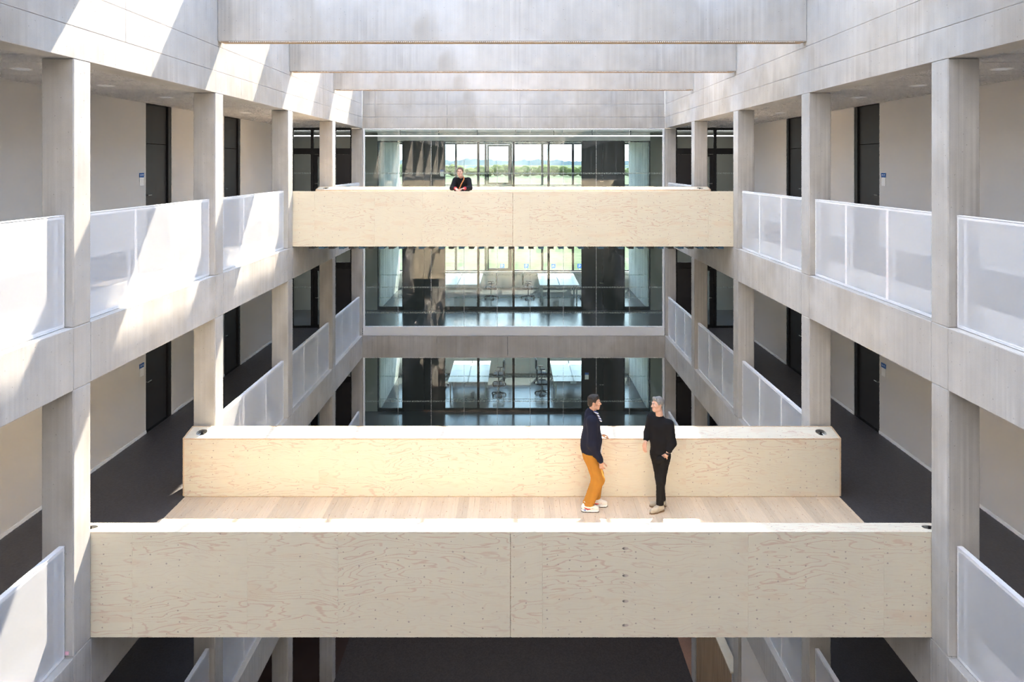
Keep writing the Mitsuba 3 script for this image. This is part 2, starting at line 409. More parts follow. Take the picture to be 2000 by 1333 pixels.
# --- roof beams and skylight bars
BN = {1: 'out of view nearest', 2: 'front one, its top cut by the frame', 3: 'middle one', 4: 'farthest and warmest one'}
for k in range(-4, 5):
    y0 = C[k] + .09
    rb = thing('roof_beam', {2: 'deep concrete roof beam across the atrium, nearest of the three in view', 3: 'concrete roof beam across the atrium, middle of the three in view',
                             4: 'concrete roof beam across the atrium, farthest of the three in view'}.get(k, f'concrete roof beam above the viewer, number {k + 5}'), 'beam', 'concrete roof beams under the skylight')
    part(rb, 'beam', bx(XL + .001, XR - .001, y0, y0 + .18, 2.205, TOP, ch=.01), 'concrete')
    if k >= 2:
        part(rb, 'soffit_strip', bx(XL + .06, XR - .06, y0 + .006, y0 + .174, 2.188, 2.2045), 'brown_ply', 'thin brown strip with a row of pale dots')
        d = B()
        for x in np.arange(XL + .2, XR - .2, .036):
            d.box(x, x + .017, y0 + .002, y0 + .0055, 2.190, 2.202)
        part(rb, 'dot_row', d, 'white_paint', 'row of small pale dots', kind='stuff')
sk = thing('window_skylight', 'glazing bars of the atrium skylight', 'skylight', kind='structure')
for q in range(7):
    x = -3.74 + 1.485 * q
    part(sk, 'glazing_bar', bx(x - .05, x + .05, YN, YE, TOP + .05, TOP + .25), 'grey_metal')

# --- perforated railings
def railing(side, f, b, label, ya=None, yb=None):
    X, s, W = SIDES[side]
    x0, x1 = X + s * .10, X + s * .145
    ya, yb = ya or C[b] + CD + .012, yb or C[b + 1] - .012
    z0, z1 = f - .262, f + 1.086
    r = thing('railing', label, 'railing', 'white perforated gallery railings')
    L = yb - ya
    cuts = [ya, ya + L * .335, ya + L * .68, yb]
    part(r, 'top_rail', bx(x0 - s * .003, x1 + s * .02, ya, yb, z1 - .012, z1, ch=.003), 'white_metal')
    part(r, 'bottom_rail', bx(x0 + s * .002, x1, ya, yb, z0 + .004, z0 + .022), 'white_metal')
    for a, c in zip(cuts[:-1], cuts[1:]):
        p = part(r, 'panel', B().quad((x0, a + .03, z0 + .045), (x0, c - .03, z0 + .045), (x0, c - .03, z1 - .045), (x0, a + .03, z1 - .045)), 'perforated_sheet')
        fr = B()
        fr.box(x0 - s * .001, x0 + s * .03, a + .002, a + .03, z0 + .025, z1 - .016).box(x0 - s * .001, x0 + s * .03, c - .03, c - .002, z0 + .025, z1 - .016)
        fr.box(x0 - s * .001, x0 + s * .03, a + .03, c - .03, z0 + .025, z0 + .045).box(x0 - s * .001, x0 + s * .03, a + .03, c - .03, z1 - .045, z1 - .016)
        part(p, 'rim', fr, 'white_metal')
        part(r, 'post', bx(x0 + s * .035, x1, c - .13, c - .07, z0 + .02, z1 - .015), 'white_metal')
    return r
LEVN = ['top', 'middle', 'lower']
BWHERE = {0: 'nearest bay cut by the frame', 1: 'second bay', 2: 'third bay', 3: 'fourth bay', 4: 'last bay before the end wall'}
for side in SIDES:
    for i, f in enumerate(FL):
        for b in range(0, 5):
            if (i == 1 and b == 1) or (i == 0 and b == 3): continue
            railing(side, f, b, f'white perforated metal railing on the {side} side, {LEVN[i]} gallery, {BWHERE[b]}')
put('tape_flag', bx(XL - .098, XL - .055, 8.172, 8.1795, -5.87, -5.83), 'pink_tape', 'small pink tape flag at the foot of the nearest left column', 'tape')

# ------------------------------------------------------------------ timber bridges
def bridge(dy, dz, name_label, joints, planks):
    k = thing('timber_bridge', name_label, 'bridge', 'plywood-clad timber bridges across the atrium')
    y1, y2, y3, y4 = 8.520 + dy, 8.875 + dy, 11.617 + dy, 11.972 + dy
    zo, zi, zf, zb = -4.580 + dz, -4.652 + dz, -5.647 + dz, -5.896 + dz
    xa, xb = -5.66, 5.545
    t = .024
    js = [xa] + joints + [xb]
    for a, b in zip(js[:-1], js[1:]):               # outer and inner plywood faces, sheet by sheet
        ga, gb = [.0035 if abs(q + .06) < .01 else .0006 for q in (a, b)]
        part(k, 'front_sheet', bx(a + (ga if a > xa else 0), b - (gb if b < xb else 0), y1, y1 + t, zb, zo - .0), 'plywood')
    part(k, 'front_core', bx(xa + .03, xb - .03, y1 + t, y2 - t, zf + .0, zi - .07), 'brown_ply')
    part(k, 'front_inner_sheet', bx(xa, xb, y2 - t, y2, zf + .012, zi), 'plywood')
    for nm, ya, yb, za, zc in (('front', y1 + t, y2 - t, zo - .003, zi + .001), ('back', y3 + t, y4 - t, zi + .001, zo - .003)):
        m = B().add([(x, y, z + e) for x in (xa + .025, xb - .025) for (y, z) in ((ya, za), (yb, zc)) for e in (-.03, 0)],
                    [[0, 1, 3, 2], [4, 6, 7, 5], [0, 4, 5, 1], [2, 3, 7, 6], [0, 2, 6, 4], [1, 5, 7, 3]]).get()
        m.merge_vertices(); m.fix_normals()
        cap = m3.Manifold(m3.Mesh(np.asarray(m.vertices, np.float32), np.asarray(m.faces, np.uint32)))
        yc = (ya + yb) / 2
        for xc in (xa + .245, xb - .265):
            cap = cap - m3.Manifold.cylinder(.4, .088, .088, 40).translate((xc, yc, (za + zc) / 2 - .2))
        part(k, f'{nm}_cap', cap, 'plywood')
        for xc in (xa + .245, xb - .265):          # round hole with its cup and the bolt in it
            zc_ = (za + zc) / 2
            cup = B()
            n = 32
            ang = np.arange(n) * 2 * np.pi / n
            sl = (zc - za) / (yb - ya)
            ring = lambda r, z, sk: np.stack([xc + r * np.cos(ang), yc + r * np.sin(ang), z + sk * sl * r * np.sin(ang)], 1)
            v = np.vstack([ring(.0875, zc_ - .002, 1), ring(.0875, zc_ - .06, 1), [[xc, yc, zc_ - .06]]])
            i = np.arange(n); j = (i + 1) % n
            cup.add(v, np.vstack([np.stack([i, j, n + j], 1), np.stack([i, n + j, n + i], 1), np.stack([n + i, n + j, i * 0 + 2 * n], 1)]))
            part(k, 'bolt_cup', cup, 'steel', 'round recess with a steel bolt in the parapet top', smooth=40)
            part(k, 'bolt', B().box(xc - .03, xc + .03, yc - .03, yc + .03, zc_ - .0598, zc_ - .03, ch=.006).tube((xc, yc, zc_ - .03), (xc, yc, zc_ + .01), .016, 14), 'black_frame', 'black threaded bolt and nut')
    part(k, 'back_sheet', bx(xa + .024, xb - .024, y3, y3 + t, zf + .012, zi), 'plywood')
    part(k, 'back_outer_sheet', bx(xa, xb, y4 - t, y4, zb, zo), 'plywood')
    part(k, 'back_core', bx(xa + .03, xb - .03, y3 + t, y4 - t, zf, zi - .07), 'brown_ply')
    for xe0, xe1 in ((xa, xa + .024), (xb - .024, xb)):
        for (ya, yb, za, zc) in ((y1 + t, y2 - t, zo, zi), (y3, y4 - t, zi, zo)):
            m = B().add([(x, y, z) for x in (xe0, xe1) for (y, ztop) in ((ya, za), (yb, zc)) for z in (zf + .012, ztop + .002)],
                        [[0, 1, 3, 2], [4, 6, 7, 5], [0, 4, 5, 1], [2, 3, 7, 6], [0, 2, 6, 4], [1, 5, 7, 3]])
            part(k, 'end_sheet', m, 'ply_edge')
    e = B()                                          # exposed sheet edges: thin light-brown lines round the caps
    e.box(xa + .024, xb - .024, y3 - .0012, y3, zi - .020, zi + .001)
    part(k, 'cap_edge', e, 'ply_edge', 'light brown plywood edge line')
    part(k, 'cap_edge', bx(xa, xb, y4 - t, y4, zo + .0002, zo + .004), 'ply_edge', 'light brown plywood edge line')
    part(k, 'base_edge', bx(xa + .03, xb - .03, y3 - .006, y3, zf + .0008, zf + .012), 'ply_edge')
    part(k, 'deck', bx(xa + .06, xb - .06, y1 + t, y4 - t, zb + .006, zf - .035), 'brown_ply')
    pw = (xb - xa) / planks
    for q in range(planks):
        part(k, 'floor_plank', bx(xa + q * pw + .0009, xa + (q + 1) * pw - .0009, y2 + .002, y3 - .007, zf - .028, zf + .0005 * (q % 3)), 'plank_wood')
    return k
lower_bridge = bridge(0, 0, 'lower timber bridge clad in pale knotty plywood, two men standing on it', SHEETS, 63)
upper_bridge = bridge(2 * BAY, H, 'upper timber bridge clad in pale plywood, woman leaning on its parapet', SHEETS, 63)
# slats hanging under the upper bridge
for q in range(42):
    x = -4.93 + q * .2385
    part(upper_bridge, 'soffit_slat', bx(x, x + .125, 8.56 + 2 * BAY, 11.93 + 2 * BAY, -5.896 + H - .062, -5.896 + H - .003), 'dark_blue' if q % 2 else 'black_panel', 'dark blue slat under the bridge' if q % 2 else 'black slat under the bridge')

# ------------------------------------------------------------------ glazed end wall and the rooms behind
YG = YE + .06
YP, YX = 26.62, 31.5              # inner partition, outer facade
def dashes(x0, x1, y, z, hgt=.05, step=.056):
    b = B()
    for x in np.arange(x0, x1, step):
        b.box(x, x + step * .42, y - .0015, y - .0005, z, z + hgt)
    return b
for i, f in enumerate(FL):
    lev = LEVN[i]
    w = thing(f'window_{i + 1}', f'wall-wide glazing of the {lev} storey in the end wall, white frame', 'window', kind='structure')
    z0, z1 = f + .055, f + 2.925
    part(w, 'frame', B().box(XL + .015, XL + .075, YE + .01, YE + .09, f - .26, f + 2.965).box(XR - .075, XR - .015, YE + .01, YE + .09, f - .26, f + 2.965)
         .box(XL + .075, XR - .075, YE + .01, YE + .09, z1, f + 2.965), 'white_metal')
    part(w, 'sill', B().box(XL + .076, XR - .076, YE + .005, YE + .09, f - .262, z0 - .018, ch=.004).box(XL + .076, XR - .076, YE + .002, YE + .09, z0 - .016, z0, ch=.004), 'white_metal')
    n = 9
    xs = np.linspace(XL + .08, XR - .08, n + 1)
    for a, b in zip(xs[:-1], xs[1:]):
        part(w, 'pane', B().quad((a + .003, YG, z0), (b - .003, YG, z0), (b - .003, YG, z1), (a + .003, YG, z1)), 'clear_glass')
    for x in xs[1:-1]:
        part(w, 'joint', bx(x - .005, x + .005, YG - .004, YG + .008, z0, z1), 'grey_metal')
    for zz in (.52, 1.40):
        part(w, 'dash_band', dashes(XL + .09, XR - .09, YG, f + zz - .02), 'dash_print', 'band of small pale dashes on the glass', kind='stuff')
    # inner corridor
    put('floor_office', bx(-9.5, 9.5, YE + .02, YX, f - .25, f), 'office_floor', f'dark smooth floor behind the {lev} end glazing', 'floor', kind='structure')
    put('ceiling_office', bx(-9.5, 9.5, YE + .36, YX, f + 2.96, f + 3.3), 'office_ceiling', f'white ceiling behind the {lev} end glazing', 'ceiling', kind='structure')
    for s in (-1, 1):
        put('wall_office_side', bx(s * 9.3, s * 9.5, YE + .3, YX, f, f + 2.96), 'white_wall', f'side wall of the end corridor, {lev} storey', 'wall', kind='structure')
    ll = thing('linear_light', f'long thin white linear ceiling light behind the {lev} end glazing', 'light')
    part(ll, 'tube', bx(-8.6, 8.5, YE + 1.25, YE + 1.29, f + 2.74, f + 2.77), 'white_paint', emit=(1.0, 1.0, .96))
    for q in range(13):
        part(ll, 'hanger', bx(-8.4 + 1.4 * q, -8.38 + 1.4 * q, YE + 1.262, YE + 1.278, f + 2.771, f + 2.96), 'black_frame')
    # partition: concrete flanks, black panels, glazed fields in black frames
    pt = thing('partition', f'black framed partition with glazed fields behind the {lev} end glazing', 'partition', kind='structure')
    ztop = f + 2.62
    for a, b in ((-9.3, -5.37), (5.26, 9.3)):
        part(pt, 'flank', bx(a, b, YP, YP + .15, f, f + 2.96), 'shaded_flank_concrete')
    part(pt, 'head', bx(-5.37, 5.26, YP, YP + .15, ztop + .02, f + 2.96), 'white_wall')
    for a, b in ((-4.36, -3.56), (-3.553, -2.78), (2.63, 3.42), (3.427, 4.22)):
        part(pt, 'black_panel', bx(a, b, YP, YP + .08, f, ztop + .02, ch=.004), 'black_panel')
    fr = B()
    for a, b in ((-5.37, -4.36), (-2.78, 2.63), (4.22, 5.26)):
        fr.box(a, a + .05, YP - .02, YP + .06, f, ztop).box(b - .05, b, YP - .02, YP + .06, f, ztop)
        fr.box(a + .05, b - .05, YP - .02, YP + .06, f, f + .13).box(a + .05, b - .05, YP - .02, YP + .06, ztop - .03, ztop)
    for x in (-1.44, -.07, 1.30):
        fr.box(x - .045, x + .045, YP - .02, YP + .06, f + .13, ztop - .03)
    part(pt, 'frame', fr, 'black_frame')
    for a, b in ((-5.32, -4.41), (-2.73, -1.485), (-1.395, -.115), (-.025, 1.255), (1.345, 2.58), (4.27, 5.21)):
        part(pt, 'pane', B().quad((a, YP + .02, f + .13), (b, YP + .02, f + .13), (b, YP + .02, ztop - .03), (a, YP + .02, ztop - .03)), 'inner_glass')
        for zz in (.45, 1.34):
            part(pt, 'dash_band', dashes(a, b, YP + .02, f + zz), 'dash_print', kind='stuff')
    for x in (3.30, ):
        part(pt, 'handle', B().tube((x, YP - .05, f + 1.05), (x + .13, YP - .05, f + 1.05), .009).tube((x, YP - .05, f + 1.05), (x, YP, f + 1.05), .009), 'steel', 'steel lever handle')
    if i in (0, 2):
        xs_ = -2.93 if i == 0 else 2.71
        sg = thing('room_sign', f'blue and white room sign on the black partition behind the {lev} end glazing', 'sign')
        part(sg, 'header', bx(xs_, xs_ + .15, YP - .014, YP - .001, f + 1.43, f + 1.51), 'blue_sign', 'blue header strip')
        part(sg, 'card', bx(xs_ + .0, xs_ + .15, YP - .012, YP - .001, f + 1.25, f + 1.428), 'white_paint', 'white name card')
    # offices: board-marked piers, cross walls, outer facade with openings
    for a, b in ((-5.58, -5.29), (5.19, 5.48)):
        put('concrete_pier', bx(a, b, YP + .16, YX - .25, f, f + 2.956, ch=.01), 'board_concrete',
            f'board-marked concrete wall pier running back behind the {"left" if a < 0 else "right"} glazed field of the {lev} end glazing', 'pier', 'board-marked piers behind the end glazing')
    for s in (-1, 1):
        put('wall_office_end', bx(s * 9.0, s * 9.3, YP + .15, YX, f, f + 2.96), 'white_wall', f'end wall of the offices, {lev} storey', 'wall', kind='structure')
    fc = thing('wall_facade', f'outer office wall under and over the window band, {lev} storey', 'wall', kind='structure')
    zs, zh = f + .72, f + 2.72
    part(fc, 'parapet', bx(-9.5, 9.5, YX, YX + .3, f - .26, zs), 'white_paint')
    part(fc, 'lintel', bx(-9.5, 9.5, YX, YX + .3, zh, f + 3.7), 'white_paint')
    for a, b in ((-9.5, -6.3), (6.2, 9.5)):
        part(fc, 'jamb', bx(a, b, YX, YX + .3, zs, zh), 'white_paint')
    part(fc, 'sill', bx(-6.3, 6.2, YX - .12, YX + .02, zs - .0, zs + .03), 'white_paint')
    wn = thing(f'window_{i + 4}', f'outer window band of the office, {lev} storey', 'window', kind='structure')
    mull = [-6.3, -4.45, -2.75, -1.37, -.20, 1.25, 2.67, 4.25, 6.2]
    fr = B()
    for x in mull:
        fr.box(x - .05, x + .05, YX + .10, YX + .20, zs, zh)
    for a, b in zip(mull[:-1], mull[1:]):
        fr.box(a + .05, b - .05, YX + .10, YX + .20, zs, zs + .07).box(a + .05, b - .05, YX + .10, YX + .20, zh - .07, zh)
    part(wn, 'frame', fr, 'black_panel')
    part(wn, 'sash', B().box(-1.30, -1.22, YX + .06, YX + .12, zs + .08, zh - .08).box(-.33, -.25, YX + .06, YX + .12, zs + .08, zh - .08)
         .box(-1.22, -.33, YX + .06, YX + .12, zs + .08, zs + .16).box(-1.22, -.33, YX + .06, YX + .12, zh - .16, zh - .08), 'black_panel', 'opening sash')
    for a, b in zip(mull[:-1], mull[1:]):
        part(wn, 'pane', B().quad((a + .05, YX + .15, zs + .07), (b - .05, YX + .15, zs + .07), (b - .05, YX + .15, zh - .07), (a + .05, YX + .15, zh - .07)), 'inner_glass')

# --- black framed screens closing the corridors at the far end
for side, (X, s, W) in SIDES.items():
    for i, f in enumerate(FL):
        xi, xo = X + s * CW, W
        c = thing('glazed_screen', f'black framed glazed door screen closing the {side} {LEVN[i]} gallery at its far end', 'glass screen', 'black glazed screens at the gallery ends')
        y0, y1 = YE + .03, YE + .10
        pos = lambda t: xo + (xi - xo) * t          # 0 at the corridor wall, 1 at the column
        fr = B()
        zt = f + 2.99
        for t0, t1 in ((0, .035), (.325, .37), (.70, .74), (.98, 1.0)):
            fr.box(pos(t0), pos(t1), y0, y1, f, zt)
        for z0_, z1_ in ((f, f + .07), (f + 2.07, f + 2.27), (zt - .09, zt)):
            fr.box(pos(.035), pos(.98), y0 + .002, y1 - .002, z0_, z1_)
        part(c, 'frame', fr, 'black_frame')
        for t0, t1, za, zb in ((.035, .325, f + .07, f + 2.07), (.035, .98, f + 2.27, zt - .09)):
            part(c, 'pane', B().quad((pos(t0), y0 + .04, za), (pos(t1), y0 + .04, za), (pos(t1), y0 + .04, zb), (pos(t0), y0 + .04, zb)), 'inner_glass')
        lf = part(c, 'door', B().box(pos(.375), pos(.44), y0 - .01, y1 - .02, f + .01, f + 2.06).box(pos(.63), pos(.695), y0 - .01, y1 - .02, f + .01, f + 2.06)
                  .box(pos(.44), pos(.63), y0 - .01, y1 - .02, f + .01, f + .12).box(pos(.44), pos(.63), y0 - .01, y1 - .02, f + 1.98, f + 2.06), 'black_frame')
        part(lf, 'pane', B().quad((pos(.44), y0 + .02, f + .12), (pos(.63), y0 + .02, f + .12), (pos(.63), y0 + .02, f + 1.98), (pos(.44), y0 + .02, f + 1.98)), 'inner_glass')
        part(lf, 'handle', B().tube((pos(.41), y0 - .06, f + 1.05), (pos(.46), y0 - .06, f + 1.05), .010).tube((pos(.41), y0 - .06, f + 1.05), (pos(.41), y0 - .01, f + 1.05), .010), 'steel', 'steel lever handle')
        part(c, 'side_panel', bx(pos(.745), pos(.975), y0 + .01, y1 - .02, f + .075, f + 2.065), 'black_panel')
        part(c, 'dash_band', dashes(min(pos(.04), pos(.32)), max(pos(.04), pos(.32)), y0 + .04, f + 1.38), 'dash_print', kind='stuff')

# --- ground floor fittings glimpsed under the lower bridge
pw_ = thing('plywood_screen', 'brown plywood-clad wall on the ground floor between the third and fourth right columns', 'screen wall')
for a, b in ((16.45, 17.55), (17.553, 18.65), (18.653, 19.56)):
    part(pw_, 'sheet', bx(5.19, 5.212, a, b, GR, -13.70), 'brown_ply')
    part(pw_, 'sheet', bx(5.19, 5.212, a, b, -13.697, -12.24), 'brown_ply')
part(pw_, 'core', bx(5.212, 5.39, 16.45, 19.56, GR, -12.26), 'grey_metal')
part(pw_, 'coping', bx(5.18, 5.40, 16.42, 19.57, -12.239, -12.19, ch=.004), 'plywood', 'pale wooden coping')
put('wall_partition_white', bx(5.62, 5.75, 16.3, 21.5, GR, -10.9), 'white_wall', 'white wall behind the brown plywood wall on the ground floor', 'wall', kind='structure')
put('wall_partition_white', bx(5.25, 5.42, 12.5, 15.85, GR, -10.68), 'white_wall', 'white wall between two right-hand columns on the ground floor', 'wall', kind='structure')
bn = thing('bench', 'low pale bench top by the third right column on the ground floor', 'bench')
part(bn, 'top', bx(4.86, 5.22, 14.9, 15.6, GR + .40, GR + .45, ch=.006), 'plywood')
for y in (15.0, 15.46):
    part(bn, 'leg', bx(4.90, 5.18, y, y + .05, GR, GR + .40), 'black_frame')

# --- office furniture
def bench_desk(x0, x1, y0, y1, f, label):
    d = thing('bench_desk', label, 'desk', 'white bench desks in the offices')
    xm, ym = (x0 + x1) / 2, (y0 + y1) / 2
    z = f + .72
    for a, b in ((x0, xm - .02), (xm + .02, x1)):
        for c, e in ((y0, ym - .006), (ym + .006, y1)):
            part(d, 'desktop', bx(a, b, c, e, z, z + .025, ch=.004), 'desk_white')
    for x in (x0 + .1, x1 - .1):
        for y in (y0 + .12, ym, y1 - .12):
            part(d, 'leg', bx(x - .025, x + .025, y - .025, y + .025, f, z), 'grey_metal')
    part(d, 'cable_tray', bx(xm - .12, xm + .12, y0 + .2, y1 - .2, z - .14, z - .03), 'white_metal')
    return d
bench_desk(-3.3, -1.46, 28.0, 30.9, FL[1], 'white bench desk on the left behind the middle end glazing')
bench_desk(1.00, 2.62, 27.9, 30.9, FL[1], 'white bench desk on the right behind the middle end glazing')
bench_desk(-2.76, -1.11, 27.9, 30.9, FL[2], 'white bench desk on the left behind the lower end glazing')
bench_desk(1.57, 3.23, 28.0, 30.9, FL[2], 'white bench desk on the right behind the lower end glazing')

def office_chair(x, y, f, rz, label, group):
    c = thing('office_chair', label, 'chair', group)
    R = trimesh.transformations.rotation_matrix(rz, [0, 0, 1]); R[:3, 3] = (x, y, f)
    def pp(name, b, m, **k):
        q = b.get(); q.apply_transform(R); return part(c, name, q, m, **k)
    for a in range(5):
        t = a * 2 * math.pi / 5 + .3
        e = (.30 * math.cos(t), .30 * math.sin(t))
        pp('base_arm', B().tube((0, 0, .12), (e[0], e[1], .075), .022, 8, .015), 'chair_black')
        pp('castor', B().tube((e[0] - .02 * math.sin(t), e[1] + .02 * math.cos(t), .03), (e[0] + .02 * math.sin(t), e[1] - .02 * math.cos(t), .03), .03, 14), 'chair_black')
    pp('column', B().tube((0, 0, .10), (0, 0, .42), .026, 12), 'steel')
    pp('seat', B().box(-.24, .24, -.24, .24, .42, .49, ch=.03), 'chair_black')
    pp('backrest', B().box(-.22, .22, .20, .25, .60, 1.08, ch=.022), 'chair_black')
    pp('back_stem', B().tube((0, .16, .42), (0, .235, .70), .02, 8), 'steel')
    for sx in (-1, 1):
        pp('armrest', B().tube((sx * .24, .02, .45), (sx * .27, .02, .66), .014, 8).box(sx * .27 - .035, sx * .27 + .035, -.13, .12, .66, .69, ch=.01), 'chair_black')
G1, G2 = 'black office chairs at the lower storey desks', 'black office chairs at the middle storey desks'
office_chair(-.70, 28.5, FL[2], -1.45, 'black office chair at the right side of the lower left desk, nearer one', G1)
office_chair(-.72, 29.9, FL[2], -1.7, 'black office chair at the right side of the lower left desk, farther one', G1)
office_chair(1.14, 28.7, FL[2], 1.5, 'black office chair at the left side of the lower right desk, nearer one', G1)
office_chair(1.14, 30.1, FL[2], 1.65, 'black office chair at the left side of the lower right desk, farther one', G1)
office_chair(-3.2, 29.6, FL[2], 1.4, 'black office chair at the left side of the lower left desk', G1)
office_chair(-1.02, 28.9, FL[1], -1.5, 'black office chair right of the left desk behind the middle glazing', G2)
office_chair(.55, 28.9, FL[1], 1.5, 'black office chair left of the right desk behind the middle glazing', G2)
office_chair(3.0, 28.6, FL[1], -1.5, 'black office chair right of the right desk behind the middle glazing', G2)

# ------------------------------------------------------------------ outdoors
lawn = B()
g = np.linspace(-1, 1, 41)
lx, ly = np.meshgrid(g * 900, np.linspace(32.5, 1500, 60))
lz = GR + np.maximum(ly - 240, 0) * .0133 + 1.2 * (meshkit.fbm(np.stack([lx * .01, ly * .01, lx * 0], -1), 3) - .5) * (ly > 120)
idx = np.arange(lx.size).reshape(lx.shape)
lawn.add(np.stack([lx, ly, lz], -1).reshape(-1, 3), np.stack([idx[:-1, :-1], idx[:-1, 1:], idx[1:, 1:], idx[1:, :-1]], -1).reshape(-1, 4))
put('lawn', lawn, 'grass', 'wide pale green field beyond the office windows', 'field', kind='structure')
put('ground', bx(-900, 900, -300, 32.5, GR - .8, GR - .31), 'asphalt', 'ground round the building', 'ground', kind='structure')
put('parking_strip', bx(-120, 120, 84, 96, GR + .0, GR + .03), 'asphalt', 'grey parking strip along the field', 'pavement', kind='structure')
for q, (px_, nm) in enumerate(((981, 'P'), (1028, 'P'), (1081, 'C'), (1132, 'P'))):
    Y = 89.0
    x = (px_ - 1006.4) * Y / F
    z = -(520 - 323) * Y / F
    sg = thing('parking_sign', ['blue parking sign with a white P, leftmost of the four outdoors', 'blue parking sign with a white P, second from the left outdoors',
                               'blue sign with a white vehicle mark, third from the left outdoors', 'blue parking sign with a white P, rightmost outdoors'][q], 'sign', 'blue parking signs outdoors')
    part(sg, 'plate', bx(x - .28, x + .28, Y, Y + .03, z - .28, z + .28, ch=.01), 'blue_sign')
    part(sg, 'post', B().tube((x, Y + .05, GR), (x, Y + .05, z + .28), .035), 'grey_metal')
    if nm == 'P':
        t = meshkit.text_mesh('P', .36, .006, True)
        t.apply_transform(trimesh.transformations.rotation_matrix(math.pi / 2, [1, 0, 0]))
        t.apply_translation(np.array([x, Y - .004, z]) - t.bounds.mean(0) * [1, 0, 1])
        part(sg, 'letter', t, 'pale_print', 'white letter P')
    else:
        part(sg, 'mark', B().box(x - .16, x + .16, Y - .006, Y - .001, z - .06, z + .02).box(x - .09, x + .08, Y - .006, Y - .001, z + .02, z + .09), 'pale_print', 'white vehicle mark')

rng = np.random.default_rng(4)
def crown(x, y, z, rx, rz, seed, n=3):
    m = trimesh.creation.icosphere(subdivisions=n)
    v = np.array(m.vertices)
    r = 1 + .75 * (meshkit.fbm(v * 2.3 + seed * 7.1, 4, seed) - .5)
    return trimesh.Trimesh(v * r[:, None] * [rx, rx, rz] + [x, y, z], m.faces, process=False)
kinds = ['round spring-green tree in the hedgerow beyond the field', 'broad yellow-green tree in the hedgerow beyond the field', 'low bushy tree in the hedgerow beyond the field']
for q in range(25):
    Y = 600 + 14 * (q % 3) + rng.uniform(-3, 3)
    x = -100 + q * 8.4 + rng.uniform(-1, 1)
    hgt = rng.uniform(7.5, 11.0)
    zg = GR + (Y - 240) * .0133
    t = thing('hedgerow_tree', kinds[q % 3], 'tree', ['round hedgerow trees', 'broad hedgerow trees', 'low hedgerow trees'][q % 3])
    part(t, 'crown', crown(x, Y, zg + hgt * .52, 6.0, hgt * .46, q), 'spring_leaf', smooth=True)
    part(t, 'trunk', B().tube((x, Y, zg - .3), (x, Y, zg + hgt * .5), .25, 8), 'bark')
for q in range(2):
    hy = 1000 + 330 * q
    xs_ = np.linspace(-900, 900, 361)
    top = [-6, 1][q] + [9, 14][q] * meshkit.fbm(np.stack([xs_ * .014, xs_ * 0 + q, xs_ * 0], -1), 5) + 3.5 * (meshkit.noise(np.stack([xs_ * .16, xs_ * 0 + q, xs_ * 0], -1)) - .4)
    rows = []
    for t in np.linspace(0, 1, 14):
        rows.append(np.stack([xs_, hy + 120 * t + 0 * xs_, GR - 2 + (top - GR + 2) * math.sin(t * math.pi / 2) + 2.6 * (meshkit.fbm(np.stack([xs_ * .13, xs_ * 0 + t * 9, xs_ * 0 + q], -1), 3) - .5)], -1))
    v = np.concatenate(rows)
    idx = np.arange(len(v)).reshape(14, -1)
    put('wooded_hill', B().add(v, np.stack([idx[:-1, :-1], idx[:-1, 1:], idx[1:, 1:], idx[1:, :-1]], -1).reshape(-1, 4)), 'hazed_wood',
        ['wooded ridge behind the hedgerow, haze painted into its blue-grey colour', 'farthest wooded hill on the horizon, haze painted into its blue-grey colour'][q], 'hill', smooth=True)

